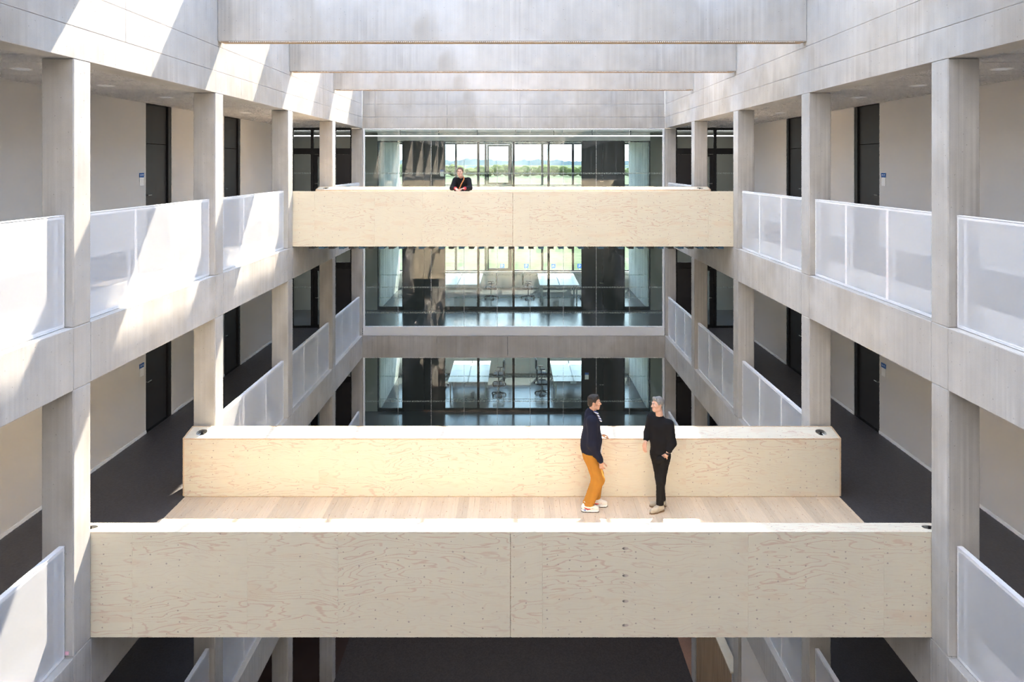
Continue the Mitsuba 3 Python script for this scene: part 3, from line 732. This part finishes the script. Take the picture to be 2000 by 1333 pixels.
# ------------------------------------------------------------------ people: smooth-union distance fields
def P(a, b=None, ra=.05, rb=None, k=.03, yaw=None, sc=(1, 1, 1), op='+'):
    return dict(a=np.array(a, float), b=np.array(a if b is None else b, float), ra=ra, rb=ra if rb is None else rb, k=k, yaw=yaw, sc=sc, op=op)
def surf(prims, res=.006, cut=()):
    """mesh of the smooth union of round cones (surface nets on a grid)"""
    lo = np.min([np.minimum(p['a'], p['b']) - max(p['ra'], p['rb']) * max(p['sc']) for p in prims if p['op'] == '+'], 0) - .03
    hi = np.max([np.maximum(p['a'], p['b']) + max(p['ra'], p['rb']) * max(p['sc']) for p in prims if p['op'] == '+'], 0) + .03
    n = np.ceil((hi - lo) / res).astype(int) + 1
    F_ = np.full(n, .2, np.float32)
    ax = [lo[i] + res * np.arange(n[i]) for i in range(3)]
    for p in prims:
        m = max(p['ra'], p['rb']) * max(p['sc']) + p['k'] + .03
        s0 = np.maximum(np.floor((np.minimum(p['a'], p['b']) - m - lo) / res).astype(int), 0)
        s1 = np.minimum(np.ceil((np.maximum(p['a'], p['b']) + m - lo) / res).astype(int) + 1, n)
        if (s1 <= s0).any(): continue
        X, Y, Z = np.meshgrid(*[ax[i][s0[i]:s1[i]] for i in range(3)], indexing='ij')
        q = np.stack([X, Y, Z], -1) - p['a']
        d = p['b'] - p['a']
        if p['yaw'] is not None:
            c, s = math.cos(p['yaw']), math.sin(p['yaw'])
            rot = lambda w: np.stack([w[..., 0] * c + w[..., 1] * s, -w[..., 0] * s + w[..., 1] * c, w[..., 2]], -1)
            q, d = rot(q), rot(d)
        sc = np.array(p['sc'], float)
        q, d = q / sc, d / sc
        L = float(d @ d)
        t = np.clip(q @ d / L, 0, 1) if L > 1e-12 else np.zeros(q.shape[:3])
        e = (np.linalg.norm(q - t[..., None] * d, axis=-1) - (p['ra'] + t * (p['rb'] - p['ra']))) * sc.min()
        sl = tuple(slice(a, b) for a, b in zip(s0, s1))
        f, k = F_[sl], p['k']
        if p['op'] == '+':
            h = np.clip(.5 + .5 * (f - e) / k, 0, 1)
            F_[sl] = f * (1 - h) + e * h - k * h * (1 - h)
        else:
            h = np.clip(.5 - .5 * (f + e) / k, 0, 1)
            F_[sl] = f * (1 - h) - e * h + k * h * (1 - h)
    if cut:
        X, Y, Z = np.meshgrid(*ax, indexing='ij')
        for c in cut:
            F_ = np.maximum(F_, c(X, Y, Z)).astype(np.float32)
    F_ = np.pad(F_, 1, constant_values=.2)
    ins = F_ < 0
    N = np.array(F_.shape)
    cells = N - 1
    cnt = np.zeros(cells, np.int8)
    for o in np.ndindex(2, 2, 2):
        cnt += ins[o[0]:o[0] + cells[0], o[1]:o[1] + cells[1], o[2]:o[2] + cells[2]]
    act = (cnt > 0) & (cnt < 8)
    ids = np.full(cells, -1, int)
    ci = np.argwhere(act)
    ids[act] = np.arange(len(ci))
    acc, num = np.zeros((len(ci), 3)), np.zeros(len(ci))
    corners = [np.array(o) for o in np.ndindex(2, 2, 2)]
    for a in corners:
        for axi in range(3):
            if a[axi]: continue
            b = a.copy(); b[axi] = 1
            fa, fb = F_[tuple((ci + a).T)], F_[tuple((ci + b).T)]
            x = (fa < 0) != (fb < 0)
            t = fa[x] / (fa[x] - fb[x])
            acc[x] += a + np.outer(t, b - a); num[x] += 1
    v = (ci + acc / num[:, None] - 1) * res + lo
    faces = []
    for axi in range(3):
        u, w = (axi + 1) % 3, (axi + 2) % 3
        s0 = [slice(None)] * 3; s1 = [slice(None)] * 3
        s0[axi], s1[axi] = slice(0, -1), slice(1, None)
        cr = ins[tuple(s0)] != ins[tuple(s1)]
        e = np.argwhere(cr)
        e = e[(e[:, u] > 0) & (e[:, w] > 0) & (e[:, u] < cells[u]) & (e[:, w] < cells[w]) & (e[:, axi] < cells[axi])]
        du, dw = np.zeros(3, int), np.zeros(3, int); du[u] = 1; dw[w] = 1
        q = np.stack([ids[tuple((e - du - dw).T)], ids[tuple((e - dw).T)], ids[tuple(e.T)], ids[tuple((e - du).T)]], 1)
        fl = ~ins[tuple(e.T)]
        q[fl] = q[fl][:, ::-1]
        faces.append(q)
    q = np.vstack(faces)
    q = q[(q >= 0).all(1)]
    m = trimesh.Trimesh(v, np.vstack([q[:, [0, 1, 2]], q[:, [0, 2, 3]]]), process=False)
    v0 = np.array(m.vertices)
    trimesh.smoothing.filter_taubin(m, lamb=.5, nu=.52, iterations=4)
    m.vertices = v0 + np.clip(np.array(m.vertices) - v0, -.7 * res, .7 * res)
    return m

def hair_cut(c0, yaw, s, front, nape=-.085):
    """keeps the hair above a hairline that runs from the forehead over the temple and sideburn to the nape"""
    c, sn = math.cos(yaw), math.sin(yaw)
    def cut(X, Y, Z):
        f = ((X - c0[0]) * c + (Y - c0[1]) * sn) / s
        l = (-(X - c0[0]) * sn + (Y - c0[1]) * c) / s
        u = (Z - c0[2]) / s
        line = np.interp(f, [-.12, -.045, -.028, .002, .012, .028, .050, .075, .13], [nape, nape, -.01, -.012, -.022, .010, front - .012, front, front])
        ear = .026 - np.sqrt((f + .004) ** 2 + ((np.abs(l) - .078) * .6) ** 2 + (u + .014) ** 2)
        return np.maximum((line - u) * .6, ear) * s
    return cut
def tousle(m, amp, seed, sc=(60, 60, 22)):
    n = np.array(m.vertex_normals)
    m.vertices = np.array(m.vertices) + n * (amp * (meshkit.fbm(np.array(m.vertices) * sc, 3, seed) - .45))[:, None]
    return m

def unit(v):
    v = np.array(v, float); return v / np.linalg.norm(v)
def hand(w, d, pn, thumb, curl=.35, size=1.0):
    """palm and five fingers from the wrist w along d; pn is where the palm looks, thumb = +1/-1 the side it leaves on"""
    w, d = np.array(w, float), unit(d)
    pn = np.array(pn, float); pn = unit(pn - d * (pn @ d))
    s = np.cross(d, pn) * thumb
    z = size
    out = []
    for o in (.027, .009, -.009, -.027):
        out.append(P(w + s * o * .6 * z, w + d * .088 * z + s * o * z, .0155 * z, .0125 * z, k=.012))
    for o, L, sp in ((.030, .072, .10), (.010, .082, .03), (-.011, .076, -.04), (-.031, .060, -.12)):
        p = w + d * .088 * z + s * o * z
        a = 0
        for j, fr in enumerate((.45, .32, .23)):
            a += curl * (1.0 if j else .7)
            dr_ = unit(d * math.cos(a) + pn * math.sin(a) + s * sp)
            q = p + dr_ * L * fr * z
            out.append(P(p, q, (.0102 - .0006 * j) * z, (.0097 - .0006 * j) * z, k=.004))
            p = q
    p = w + d * .022 * z + s * .026 * z
    for j, (L, a) in enumerate(((.045, .75), (.033, .45), (.026, .25))):
        q = p + unit(d * math.cos(a) + s * math.sin(a) + pn * .35) * L * z
        out.append(P(p, q, (.0135 - .0015 * j) * z, (.0120 - .0015 * j) * z, k=.006))
        p = q
    return out
def head(c, yaw, pitch=0.0, s=1.0):
    c = np.array(c, float)
    cy, sy, cp, sp = math.cos(yaw), math.sin(yaw), math.cos(pitch), math.sin(pitch)
    def at(f, l, u):
        f, u = f * cp + u * sp, -f * sp + u * cp
        return c + s * np.array([f * cy - l * sy, f * sy + l * cy, u])
    H_ = [P(at(-.012, 0, .030), None, .088 * s, k=.02, yaw=yaw, sc=(1.10, .86, 1.0)),
          P(at(.030, 0, -.030), at(.038, 0, -.060), .066 * s, .056 * s, k=.03, yaw=yaw, sc=(1.0, .90, 1.0)),
          P(at(.072, -.012, -.108), at(.072, .012, -.108), .020 * s, k=.025),
          P(at(-.01, -.045, -.075), at(.06, -.02, -.105), .022 * s, .018 * s, k=.03), P(at(-.01, .045, -.075), at(.06, .02, -.105), .022 * s, .018 * s, k=.03),
          P(at(.094, 0, .004), at(.117, 0, -.038), .008 * s, .0125 * s, k=.012),
          P(at(.098, -.012, -.042), at(.098, .012, -.042), .0105 * s, k=.01),
          P(at(.084, -.036, .020), at(.090, -.010, .020), .011 * s, k=.014), P(at(.084, .036, .020), at(.090, .010, .020), .011 * s, k=.014),
          P(at(.060, -.046, -.028), None, .024 * s, k=.02), P(at(.060, .046, -.028), None, .024 * s, k=.02),
          P(at(.090, -.016, -.070), at(.090, .016, -.070), .0085 * s, k=.008), P(at(.088, -.014, -.081), at(.088, .014, -.081), .009 * s, k=.008)]
    for l in (-1, 1):
        H_.append(P(at(-.008, l * .076, .006), at(.002, l * .073, -.034), .017 * s, .011 * s, k=.008, yaw=yaw, sc=(1.15, .5, 1)))
    H_ += [P(at(.101, -.033, .001), None, .013 * s, k=.010, op='-'), P(at(.101, .033, .001), None, .013 * s, k=.010, op='-'),
           P(at(.108, -.016, -.0755), at(.108, .016, -.0755), .006 * s, k=.006, op='-')]
    return H_, at
def place(m, X, Y, Z):
    m = m.copy(); m.apply_translation([X, Y, Z]); return m
def ball(c, r): 
    m = trimesh.creation.icosphere(subdivisions=2, radius=r); m.apply_translation(c); return m

def face_parts(pk, at, W0, hair):
    for l in (-1, 1):
        e = part(pk, 'eye', place(ball(at(.0840, l * .033, .001), .0088), *W0), 'white_cloth', smooth=True)
        part(e, 'iris', place(ball(at(.0885, l * .033, .001), .0056), *W0), 'eye_dark', smooth=True)
        part(pk, 'eyebrow', place(surf([P(at(.093, l * .050, .022), at(.1005, l * .018, .025), .005, k=.01)], .003), *W0), hair, smooth=True)
    part(pk, 'lips', place(surf([P(at(.0985, -.018, -.0705), at(.0985, .018, -.0705), .0048, k=.004), P(at(.097, -.015, -.0805), at(.097, .015, -.0805), .0055, k=.004)], .0025), *W0), 'lip', smooth=True)

def shoe(heel, toe, w=.045, hgt=.075):
    """prims of a shoe from heel to toe (both on the ground, z = sole height)"""
    h, t = np.array(heel, float), np.array(toe, float)
    d = unit(t - h); up = np.array([0, 0, 1.0])
    return [P(h + d * .045 + up * .040, h + d * .15 + up * .038, w * .85, w * .9, k=.02), P(h + d * .15 + up * .036, t - d * .04 + up * .030, w * .9, w * .75, k=.02),
            P(h + d * .05 + up * .05, h + d * .075 + up * (hgt + .03), w * .85, w * .82, k=.02), P(h + d * .09 + up * .075, h + d * .17 + up * .05, w * .72, w * .7, k=.02)]
def sole(heel, toe, w=.045, th=.024):
    h, t = np.array(heel, float), np.array(toe, float)
    d = unit(t - h)
    ang = np.linspace(0, 2 * np.pi, 20, endpoint=False)
    pts = []
    for c, r in ((h + d * w * .8, w * .86), (h + d * .17, w * .98), (t - d * w * .85, w * .86)):
        for z in (0.0, th):
            pts += [(c[0] + r * math.cos(a), c[1] + r * math.sin(a), h[2] + z) for a in ang]
    return m3.Manifold.hull_points(np.array(pts))

# ---- man in navy jacket and ochre trousers, seen from his right side, facing right
def man_navy():
    W0 = (1.284, 11.275, FL[1])
    k = thing('person', 'man in navy jacket, ochre corduroy trousers and white sneakers, facing right on the lower bridge', 'person')
    hR, kR, aR = (-.055, -.085, .90), (.070, -.10, .50), (-.085, -.11, .115)
    hL, kL, aL = (-.045, .085, .90), (.085, .075, .50), (.055, .07, .115)
    sR, eR, wR = (-.030, -.195, 1.485), (-.035, -.235, 1.13), (.100, -.215, .845)
    sL, eL, wL = (-.020, .195, 1.485), (.010, .235, 1.15), (.135, .13, 1.135)
    H_, at = head((.018, 0, 1.738), -.12, 0, .95)
    hr = hand(wR, (.17, .02, -.98), (.3, .9, .1), 1, .45)
    hl = hand(wL, (.95, -.35, .1), (0, -.5, -.8), 1, .6)
    torso = [P((-.05, 0, .95), (-.03, 0, 1.15), .105, .11, yaw=0, sc=(1, 1.45, 1), k=.06), P((-.03, 0, 1.15), (-.02, 0, 1.38), .105, .11, yaw=0, sc=(1, 1.55, 1), k=.06),
             P((-.03, -.13, 1.47), (-.03, .13, 1.47), .06, k=.07), P((-.035, 0, 1.48), (.0, 0, 1.66), .062, .055, k=.05)]
    body = torso + [P(hR, kR, .075, .052, k=.05), P(kR, aR, .052, .036), P(hL, kL, .075, .052, k=.05), P(kL, aL, .052, .036),
                    P(sR, eR, .046, .038, k=.05), P(eR, wR, .036, .026), P(sL, eL, .046, .038, k=.05), P(eL, wL, .036, .026),
                    P(np.array(aR) + (-.02, 0, -.06), np.array(aR) + (.11, 0, -.085), .03, .02), P(np.array(aL) + (-.02, 0, -.06), np.array(aL) + (.12, 0, -.085), .03, .02)] + H_ + hr + hl
    part(k, 'body', place(surf(body, .0055), *W0), 'skin', smooth=True)
    face_parts(k, at, W0, 'hair_dark')
    c0 = at(0, 0, 0)
    hair = [P(at(-.014, 0, .034), None, .0935 * .95, k=.02, yaw=-.12, sc=(1.11, .89, 1.0)), P(at(.050, -.03, .092), at(.050, .03, .092), .028, k=.03), P(at(-.055, 0, -.04), None, .056, k=.03),
            P(at(.014, -.070, -.01), at(.006, -.066, .05), .016, k=.02), P(at(.014, .070, -.01), at(.006, .066, .05), .016, k=.02)]
    part(k, 'hair', place(tousle(surf(hair, .0045, [hair_cut(c0, -.12, .95, .062)]), .010, 3), *W0), 'hair_dark', 'short dark hair', smooth=True)
    part(k, 'goatee', place(surf([P(at(.088, -.012, -.112), at(.088, .012, -.112), .013, k=.01)], .004), *W0), 'hair_dark', smooth=True)
    jac = [P((-.030, 0, .925), (-.025, 0, 1.12), .150, .158, yaw=0, sc=(1, 1.32, 1), k=.06), P((-.025, 0, 1.12), (-.022, 0, 1.36), .155, .138, yaw=0, sc=(1, 1.34, 1), k=.07),
           P((-.035, -.14, 1.465), (-.035, .14, 1.465), .080, k=.08), P((-.045, 0, 1.50), (-.03, 0, 1.575), .085, .070, k=.05),
           P(sR, eR, .080, .073, k=.07), P(eR, np.array(wR) + (-.012, 0, .03), .072, .052, k=.04), P(sL, eL, .080, .072, k=.07), P(eL, np.array(wL) - (.03, -.02, 0), .070, .050, k=.04),
           P((-.135, 0, 1.0), None, .065, yaw=0, sc=(1, 1.8, 1.4), k=.06)]
    rnd = lambda X, Y, Z: .0
    part(k, 'jacket', place(surf(jac, .007, [lambda X, Y, Z: np.where(np.abs(Y) < .15, .876 + .014 * np.sin(X * 20) - Z, -1.0)]), *W0), 'navy_knit', 'navy blue jacket', smooth=True)
    cuff = [P(np.array(wR) + (-.020, 0, .045), np.array(wR) + (-.002, 0, .012), .050, .046, k=.01)]
    part(k, 'cuff', place(surf(cuff, .006), *W0), 'navy_knit', smooth=True)
    part(k, 'shirt_hem', place(surf([P((-.035, 0, .895), (-.04, 0, 1.0), .131, .14, yaw=0, sc=(1, 1.28, 1), k=.03)], .007, [lambda X, Y, Z: .836 - Z]), *W0), 'white_cloth', 'white shirt hem below the jacket', smooth=True)
    part(k, 'shirt_front', place(surf([P((.112, .02, .90), (.122, .02, 1.18), .036, .026, yaw=0, sc=(1, 1.6, 1), k=.03)], .006), *W0), 'white_cloth', 'white shirt front', smooth=True)
    part(k, 'scarf', place(surf([P((.055, -.055, 1.575), (.125, -.025, 1.43), .015, .020, k=.02), (P((.02, -.06, 1.59), (.07, -.045, 1.56), .016, k=.02))], .005), *W0), 'striped_cloth', 'blue and white striped scarf', smooth=True)
    tr = [P((-.06, 0, .905), (-.055, 0, .86), .118, .120, yaw=0, sc=(1, 1.35, 1), k=.06), P(hR, kR, .118, .100, k=.05), P(kR, aR, .102, .088, k=.05), P(hL, kL, .112, .096, k=.05), P(kL, np.array(aL), .098, .076, k=.04)]
    part(k, 'trousers', place(surf(tr, .007, [lambda X, Y, Z: .112 - Z, lambda X, Y, Z: Z - .93]), *W0), 'ochre_cord', 'loose ochre corduroy trousers', smooth=True)
    part(k, 'trouser_cuff', place(surf([P(np.array(aR) + (0, 0, .03), aR, .094, .096, k=.01)], .007, [lambda X, Y, Z: .098 - Z, lambda X, Y, Z: Z - .15]), *W0), 'ochre_cord', smooth=True)
    for j, (hh, tt) in enumerate((((-.205, -.13, 0.0), (.082, -.145, 0.0)), ((-.040, .055, 0.0), (.238, .015, 0.0)))):
        sh = part(k, 'shoe', place(surf(shoe(np.array(hh) + (0, 0, .022), np.array(tt) + (0, 0, .022), .052), .005, [lambda X, Y, Z: .02 - Z]), *W0), 'shoe_white', 'chunky white sneaker', smooth=True)
        so = sole(hh, tt, .055, .034)
        q = so.to_mesh(); part(sh, 'sole', place(trimesh.Trimesh(q.vert_properties[:, :3], q.tri_verts), *W0), 'white_paint', 'thick white sole')
        so = sole(np.array(hh) - (.004, 0, 0), np.array(tt) + (.004, 0, 0), .056, .009).translate((0, 0, .0005))
        q = so.to_mesh(); part(sh, 'tread', place(trimesh.Trimesh(q.vert_properties[:, :3], q.tri_verts), *W0), 'sole_dark')
        d = unit(np.array(tt) - hh); nrm = np.array([d[1], -d[0], 0])
        h0 = np.array(hh)
        sw = [P(h0 + d * .05 + nrm * .046 + (0, 0, .072), h0 + d * .10 + nrm * .048 + (0, 0, .048), .007, .009, k=.006), P(h0 + d * .10 + nrm * .048 + (0, 0, .048), h0 + d * .19 + nrm * .044 + (0, 0, .064), .009, .004, k=.006)]
        part(sh, 'side_stripe', place(surf(sw, .003), *W0), 'shoe_red', 'curved red side stripe', smooth=True)
        part(sh, 'heel_clip', place(surf([P(h0 + d * .004 + (0, 0, .035), h0 + d * .06 + nrm * .050 + (0, 0, .033), .009, k=.006)], .003), *W0), 'shoe_blue', 'blue heel clip', smooth=True)
        lc = [P(h0 + d * (.125 + .02 * q) + nrm * .028 + (0, 0, .098 - .011 * q), h0 + d * (.135 + .02 * q) - nrm * .028 + (0, 0, .098 - .011 * q), .0045, k=.004) for q in range(4)]
        part(sh, 'laces', place(surf(lc, .003), *W0), 'sole_dark', 'black laces', smooth=True)
        part(k, 'sock', place(surf([P(h0 + d * .07 + (0, 0, .09), h0 + d * .09 + (0, 0, .15), .036, k=.01)], .006), *W0), 'white_cloth', smooth=True)
    return k
man_navy()

# ---- man in black, turned to the first one, left hand in his pocket
def man_black():
    W0 = (2.348, 11.215, FL[1])
    k = thing('person', 'grey-haired man in black sweater and black trousers, facing left on the lower bridge', 'person')
    yw = math.radians(-142); yh = math.radians(-163)
    hL, kL, aL = (.095, -.05, .90), (.020, -.10, .50), (.012, -.075, .11)
    hR, kR, aR = (-.030, .055, .90), (.030, .03, .50), (.085, .075, .11)
    sL, eL, wL = (.160, -.125, 1.425), (.200, -.165, 1.14), (.095, -.195, .965)
    sR, eR, wR = (-.085, .14, 1.445), (-.155, .13, 1.20), (-.205, .03, 1.075)
    H_, at = head((-.008, -.005, 1.725), yh, 0, .95)
    hr = hand(wR, (-.12, -.05, -.98), (.75, .5, 0), -1, .22)
    hl = hand(wL, (-.55, .55, -.62), (.5, .8, .2), 1, .35, .9)
    torso = [P((.03, 0, .95), (.03, 0, 1.15), .095, .10, yaw=yw, sc=(1, 1.45, 1), k=.06), P((.03, 0, 1.15), (.035, 0, 1.36), .10, .105, yaw=yw, sc=(1, 1.5, 1), k=.06),
             P((.13, -.09, 1.43), (-.06, .10, 1.44), .055, k=.07), P((.035, .005, 1.45), (.005, 0, 1.64), .062, .056, k=.05)]
    body = torso + [P(hR, kR, .070, .050, k=.05), P(kR, aR, .048, .034), P(hL, kL, .070, .050, k=.05), P(kL, aL, .048, .034),
                    P(sR, eR, .044, .036, k=.05), P(eR, wR, .037, .028), P(sL, eL, .044, .036, k=.05), P(eL, wL, .037, .028),
                    P(np.array(aR) + (.02, 0, -.06), np.array(aR) + (-.11, 0, -.085), .03, .02), P(np.array(aL) + (.02, 0, -.06), np.array(aL) + (-.10, -.03, -.085), .03, .02)] + H_ + hr + hl
    part(k, 'body', place(surf(body, .0055), *W0), 'skin_pale', smooth=True)
    face_parts(k, at, W0, 'hair_grey')
    c0 = at(0, 0, 0)
    cy, sy = math.cos(yh), math.sin(yh)
    hair = [P(at(-.014, 0, .032), None, .092 * .95, k=.02, yaw=yh, sc=(1.11, .88, 1.0)), P(at(.062, -.030, .092), at(.064, .022, .098), .022, .020, k=.03),
            P(at(.014, -.069, -.01), at(.006, -.066, .05), .014, k=.02), P(at(.014, .069, -.01), at(.006, .066, .05), .014, k=.02)]
    part(k, 'hair', place(tousle(surf(hair, .0045, [hair_cut(c0, yh, .95, .066, -.07)]), .014, 8, (70, 70, 30)), *W0), 'hair_grey', 'short grey hair', smooth=True)
    sw = [P((.030, 0, .96), (.030, 0, 1.14), .128, .122, yaw=yw, sc=(1, 1.36, 1), k=.05), P((.030, 0, 1.14), (.035, 0, 1.34), .124, .128, yaw=yw, sc=(1, 1.46, 1), k=.06),
          P((.135, -.095, 1.425), (-.062, .10, 1.435), .072, k=.07), P((.035, .005, 1.43), (.024, .002, 1.505), .078, .064, k=.04),
          P(sL, eL, .070, .060, k=.06), P(eL, np.array(eL) * .42 + np.array(wL) * .58, .058, .050, k=.03), P(sR, eR, .070, .056, k=.06), P(eR, np.array(eR) * .35 + np.array(wR) * .65, .054, .045, k=.03)]
    part(k, 'sweater', place(surf(sw, .006, [lambda X, Y, Z: np.where((X > -.14), .925 - Z, -1.0)]), *W0), 'black_knit', 'black crew-neck sweater', smooth=True)
    tr = [P((.032, .0, .93), (.032, 0, .86), .112, .115, yaw=yw, sc=(1, 1.36, 1), k=.05), P(hR, kR, .092, .072, k=.05), P(kR, aR, .072, .056, k=.04), P(hL, kL, .098, .074, k=.05), P(kL, aL, .074, .060, k=.04)]
    part(k, 'trousers', place(surf(tr, .006, [lambda X, Y, Z: .105 - Z, lambda X, Y, Z: Z - .955]), *W0), 'black_trouser', 'slim black trousers', smooth=True)
    pk = P(np.array(wL) + (-.055, .035, -.062), np.array(wL) + (-.10, .085, -.12), .052, .062, k=.03)
    part(k, 'pocket_bulge', place(surf([pk], .006, [lambda X, Y, Z: (Z - .918) + (X - .04) * .5]), *W0), 'black_trouser', smooth=True)
    for j, (hh, tt) in enumerate((((.082, -.050, 0.0), (-.170, -.175, 0.0)), ((.150, .085, 0.0), (-.130, .070, 0.0)))):
        sh = part(k, 'boot', place(surf(shoe(np.array(hh) + (0, 0, .008), np.array(tt) + (0, 0, .008), .050, .10), .005, [lambda X, Y, Z: .008 - Z]), *W0), 'beige_suede', 'beige suede ankle boot', smooth=True)
        q = sole(hh, tt, .0505, .010).to_mesh()
        part(sh, 'sole', place(trimesh.Trimesh(q.vert_properties[:, :3], q.tri_verts), *W0), 'sole_brown', 'thin brown sole')
    dW = unit(np.array(wL) - eL)
    wt = part(k, 'watch', place(B().tube(np.array(wL) - dW * .028, np.array(wL) - dW * .008, .034, 20).get(), *W0), 'black_frame', 'black wristwatch', smooth=40)
    fc = np.array(wL) - dW * .018 + np.array((.2, -1, .25)) * .034
    part(wt, 'dial', place(B().tube(fc, fc + unit((.2, -1, .25)) * .010, .019, 18).get(), *W0), 'eye_dark')
    return k
man_black()

# ---- woman leaning on the parapet of the upper bridge, facing the viewer
def woman():
    W0 = (-1.345, 16.99, FL[0])
    k = thing('person', 'woman in black sweater with tan bag strap leaning on the upper bridge parapet', 'person')
    yh = math.radians(-94)
    sA, eA, wA = (-.150, .00, 1.315), (-.205, -.24, 1.125), (-.085, -.60, 1.125)
    sB, eB, wB = (.185, .00, 1.315), (.235, -.24, 1.125), (.115, -.545, 1.125)
    H_, at = head((-.020, -.135, 1.515), yh, -.05, .93)
    ha = hand(wA, (.45, -.85, -.25), (0, -.2, -1), 1, .5, .92)
    hb = hand(wB, (-.75, -.62, -.1), (0, 0, -1), -1, .45, .92)
    body = [P((.01, .12, .90), (.01, .07, 1.08), .10, yaw=math.pi / 2, sc=(1, 1.4, 1), k=.06), P((.01, .07, 1.08), (.015, .01, 1.24), .095, yaw=math.pi / 2, sc=(1, 1.45, 1), k=.06),
            P((-.11, .0, 1.32), (.14, .0, 1.32), .05, k=.06), P((.01, .0, 1.33), (-.01, -.09, 1.45), .052, .050, k=.04),
            P((-.08, .13, .86), (-.08, .13, .48), .075, .05, k=.04), P((-.08, .13, .48), (-.08, .15, .06), .05, .036), P((.10, .13, .86), (.10, .13, .48), .075, .05, k=.04), P((.10, .13, .48), (.10, .15, .06), .05, .036),
            P((-.08, .16, .035), (-.08, .0, .025), .033, .026), P((.10, .16, .035), (.10, .0, .025), .033, .026),
            P(sA, eA, .04, .034, k=.04), P(eA, wA, .033, .024), P(sB, eB, .04, .034, k=.04), P(eB, wB, .033, .024)] + H_ + ha + hb
    part(k, 'body', place(surf(body, .0055), *W0), 'skin_pale', smooth=True)
    face_parts(k, at, W0, 'hair_brown')
    c0 = at(0, 0, 0); cy, sy = math.cos(yh), math.sin(yh)
    hair = [P(at(-.018, 0, .034), None, .093 * .93, k=.02, yaw=yh, sc=(1.10, .90, 1.0)), P(at(.035, .01, .082), None, .032, k=.03), P(at(-.05, 0, -.04), at(-.06, 0, -.08), .052, .04, k=.03), P(at(-.10, 0, .02), None, .035, k=.02),
            P(at(.004, -.070, -.02), at(.004, -.066, .05), .017, k=.02), P(at(.004, .070, -.02), at(.004, .066, .05), .017, k=.02)]
    part(k, 'hair', place(tousle(surf(hair, .0045, [hair_cut(c0, yh, .93, .080, -.11)]), .010, 5), *W0), 'hair_brown', 'tied-back brown hair', smooth=True)
    sw = [P((.012, .12, .90), (.012, .07, 1.08), .130, .125, yaw=math.pi / 2, sc=(1, 1.36, 1), k=.05), P((.012, .07, 1.08), (.016, .01, 1.24), .122, .118, yaw=math.pi / 2, sc=(1, 1.5, 1), k=.06),
          P((-.115, .0, 1.31), (.145, .0, 1.31), .066, k=.06), P((.010, .0, 1.32), (.002, -.03, 1.385), .066, .058, k=.03),
          P(sA, eA, .066, .058, k=.05), P(eA, np.array(wA) + (-.012, .05, 0), .055, .043, k=.03), P(sB, eB, .066, .058, k=.05), P(eB, np.array(wB) + (.015, .05, 0), .055, .043, k=.03)]
    part(k, 'sweater', place(surf(sw, .006, [lambda X, Y, Z: .84 - Z]), *W0), 'black_knit', 'black sweater', smooth=True)
    tr = [P((.01, .12, .90), (.01, .12, .84), .112, yaw=math.pi / 2, sc=(1, 1.36, 1), k=.05), P((-.08, .13, .84), (-.08, .14, .10), .095, .07, k=.05), P((.10, .13, .84), (.10, .14, .10), .095, .07, k=.05)]
    part(k, 'trousers', place(surf(tr, .008), *W0), 'black_trouser', smooth=True)
    for x in (-.08, .10):
        part(k, 'shoe', place(surf([P((x, .17, .045), (x, -.01, .038), .042, .036, k=.02)], .007, [lambda X, Y, Z: .004 - Z]), *W0), 'sole_dark', smooth=True)
    part(k, 'cuff', place(surf([P(np.array(wA) + (-.010, .045, 0), np.array(wA) + (-.002, .012, 0), .042, .038, k=.01)], .005), *W0), 'red_cuff', 'red sleeve cuff', smooth=True)
    part(k, 'cuff', place(surf([P(np.array(wB) + (.012, .04, 0), np.array(wB) + (.003, .01, 0), .042, .038, k=.01)], .005), *W0), 'red_cuff', 'red sleeve cuff', smooth=True)
    part(k, 'bag_strap', place(surf([P((.065, -.045, 1.40), (.075, -.095, 1.34), .0145, k=.006), P((.075, -.095, 1.34), (.015, -.155, 1.22), .0145, k=.006),
                                     P((.015, -.155, 1.22), (-.075, -.115, 1.03), .0145, k=.006)], .005), *W0), 'tan_leather', 'tan leather cross-body strap', smooth=True)
    return k
woman()
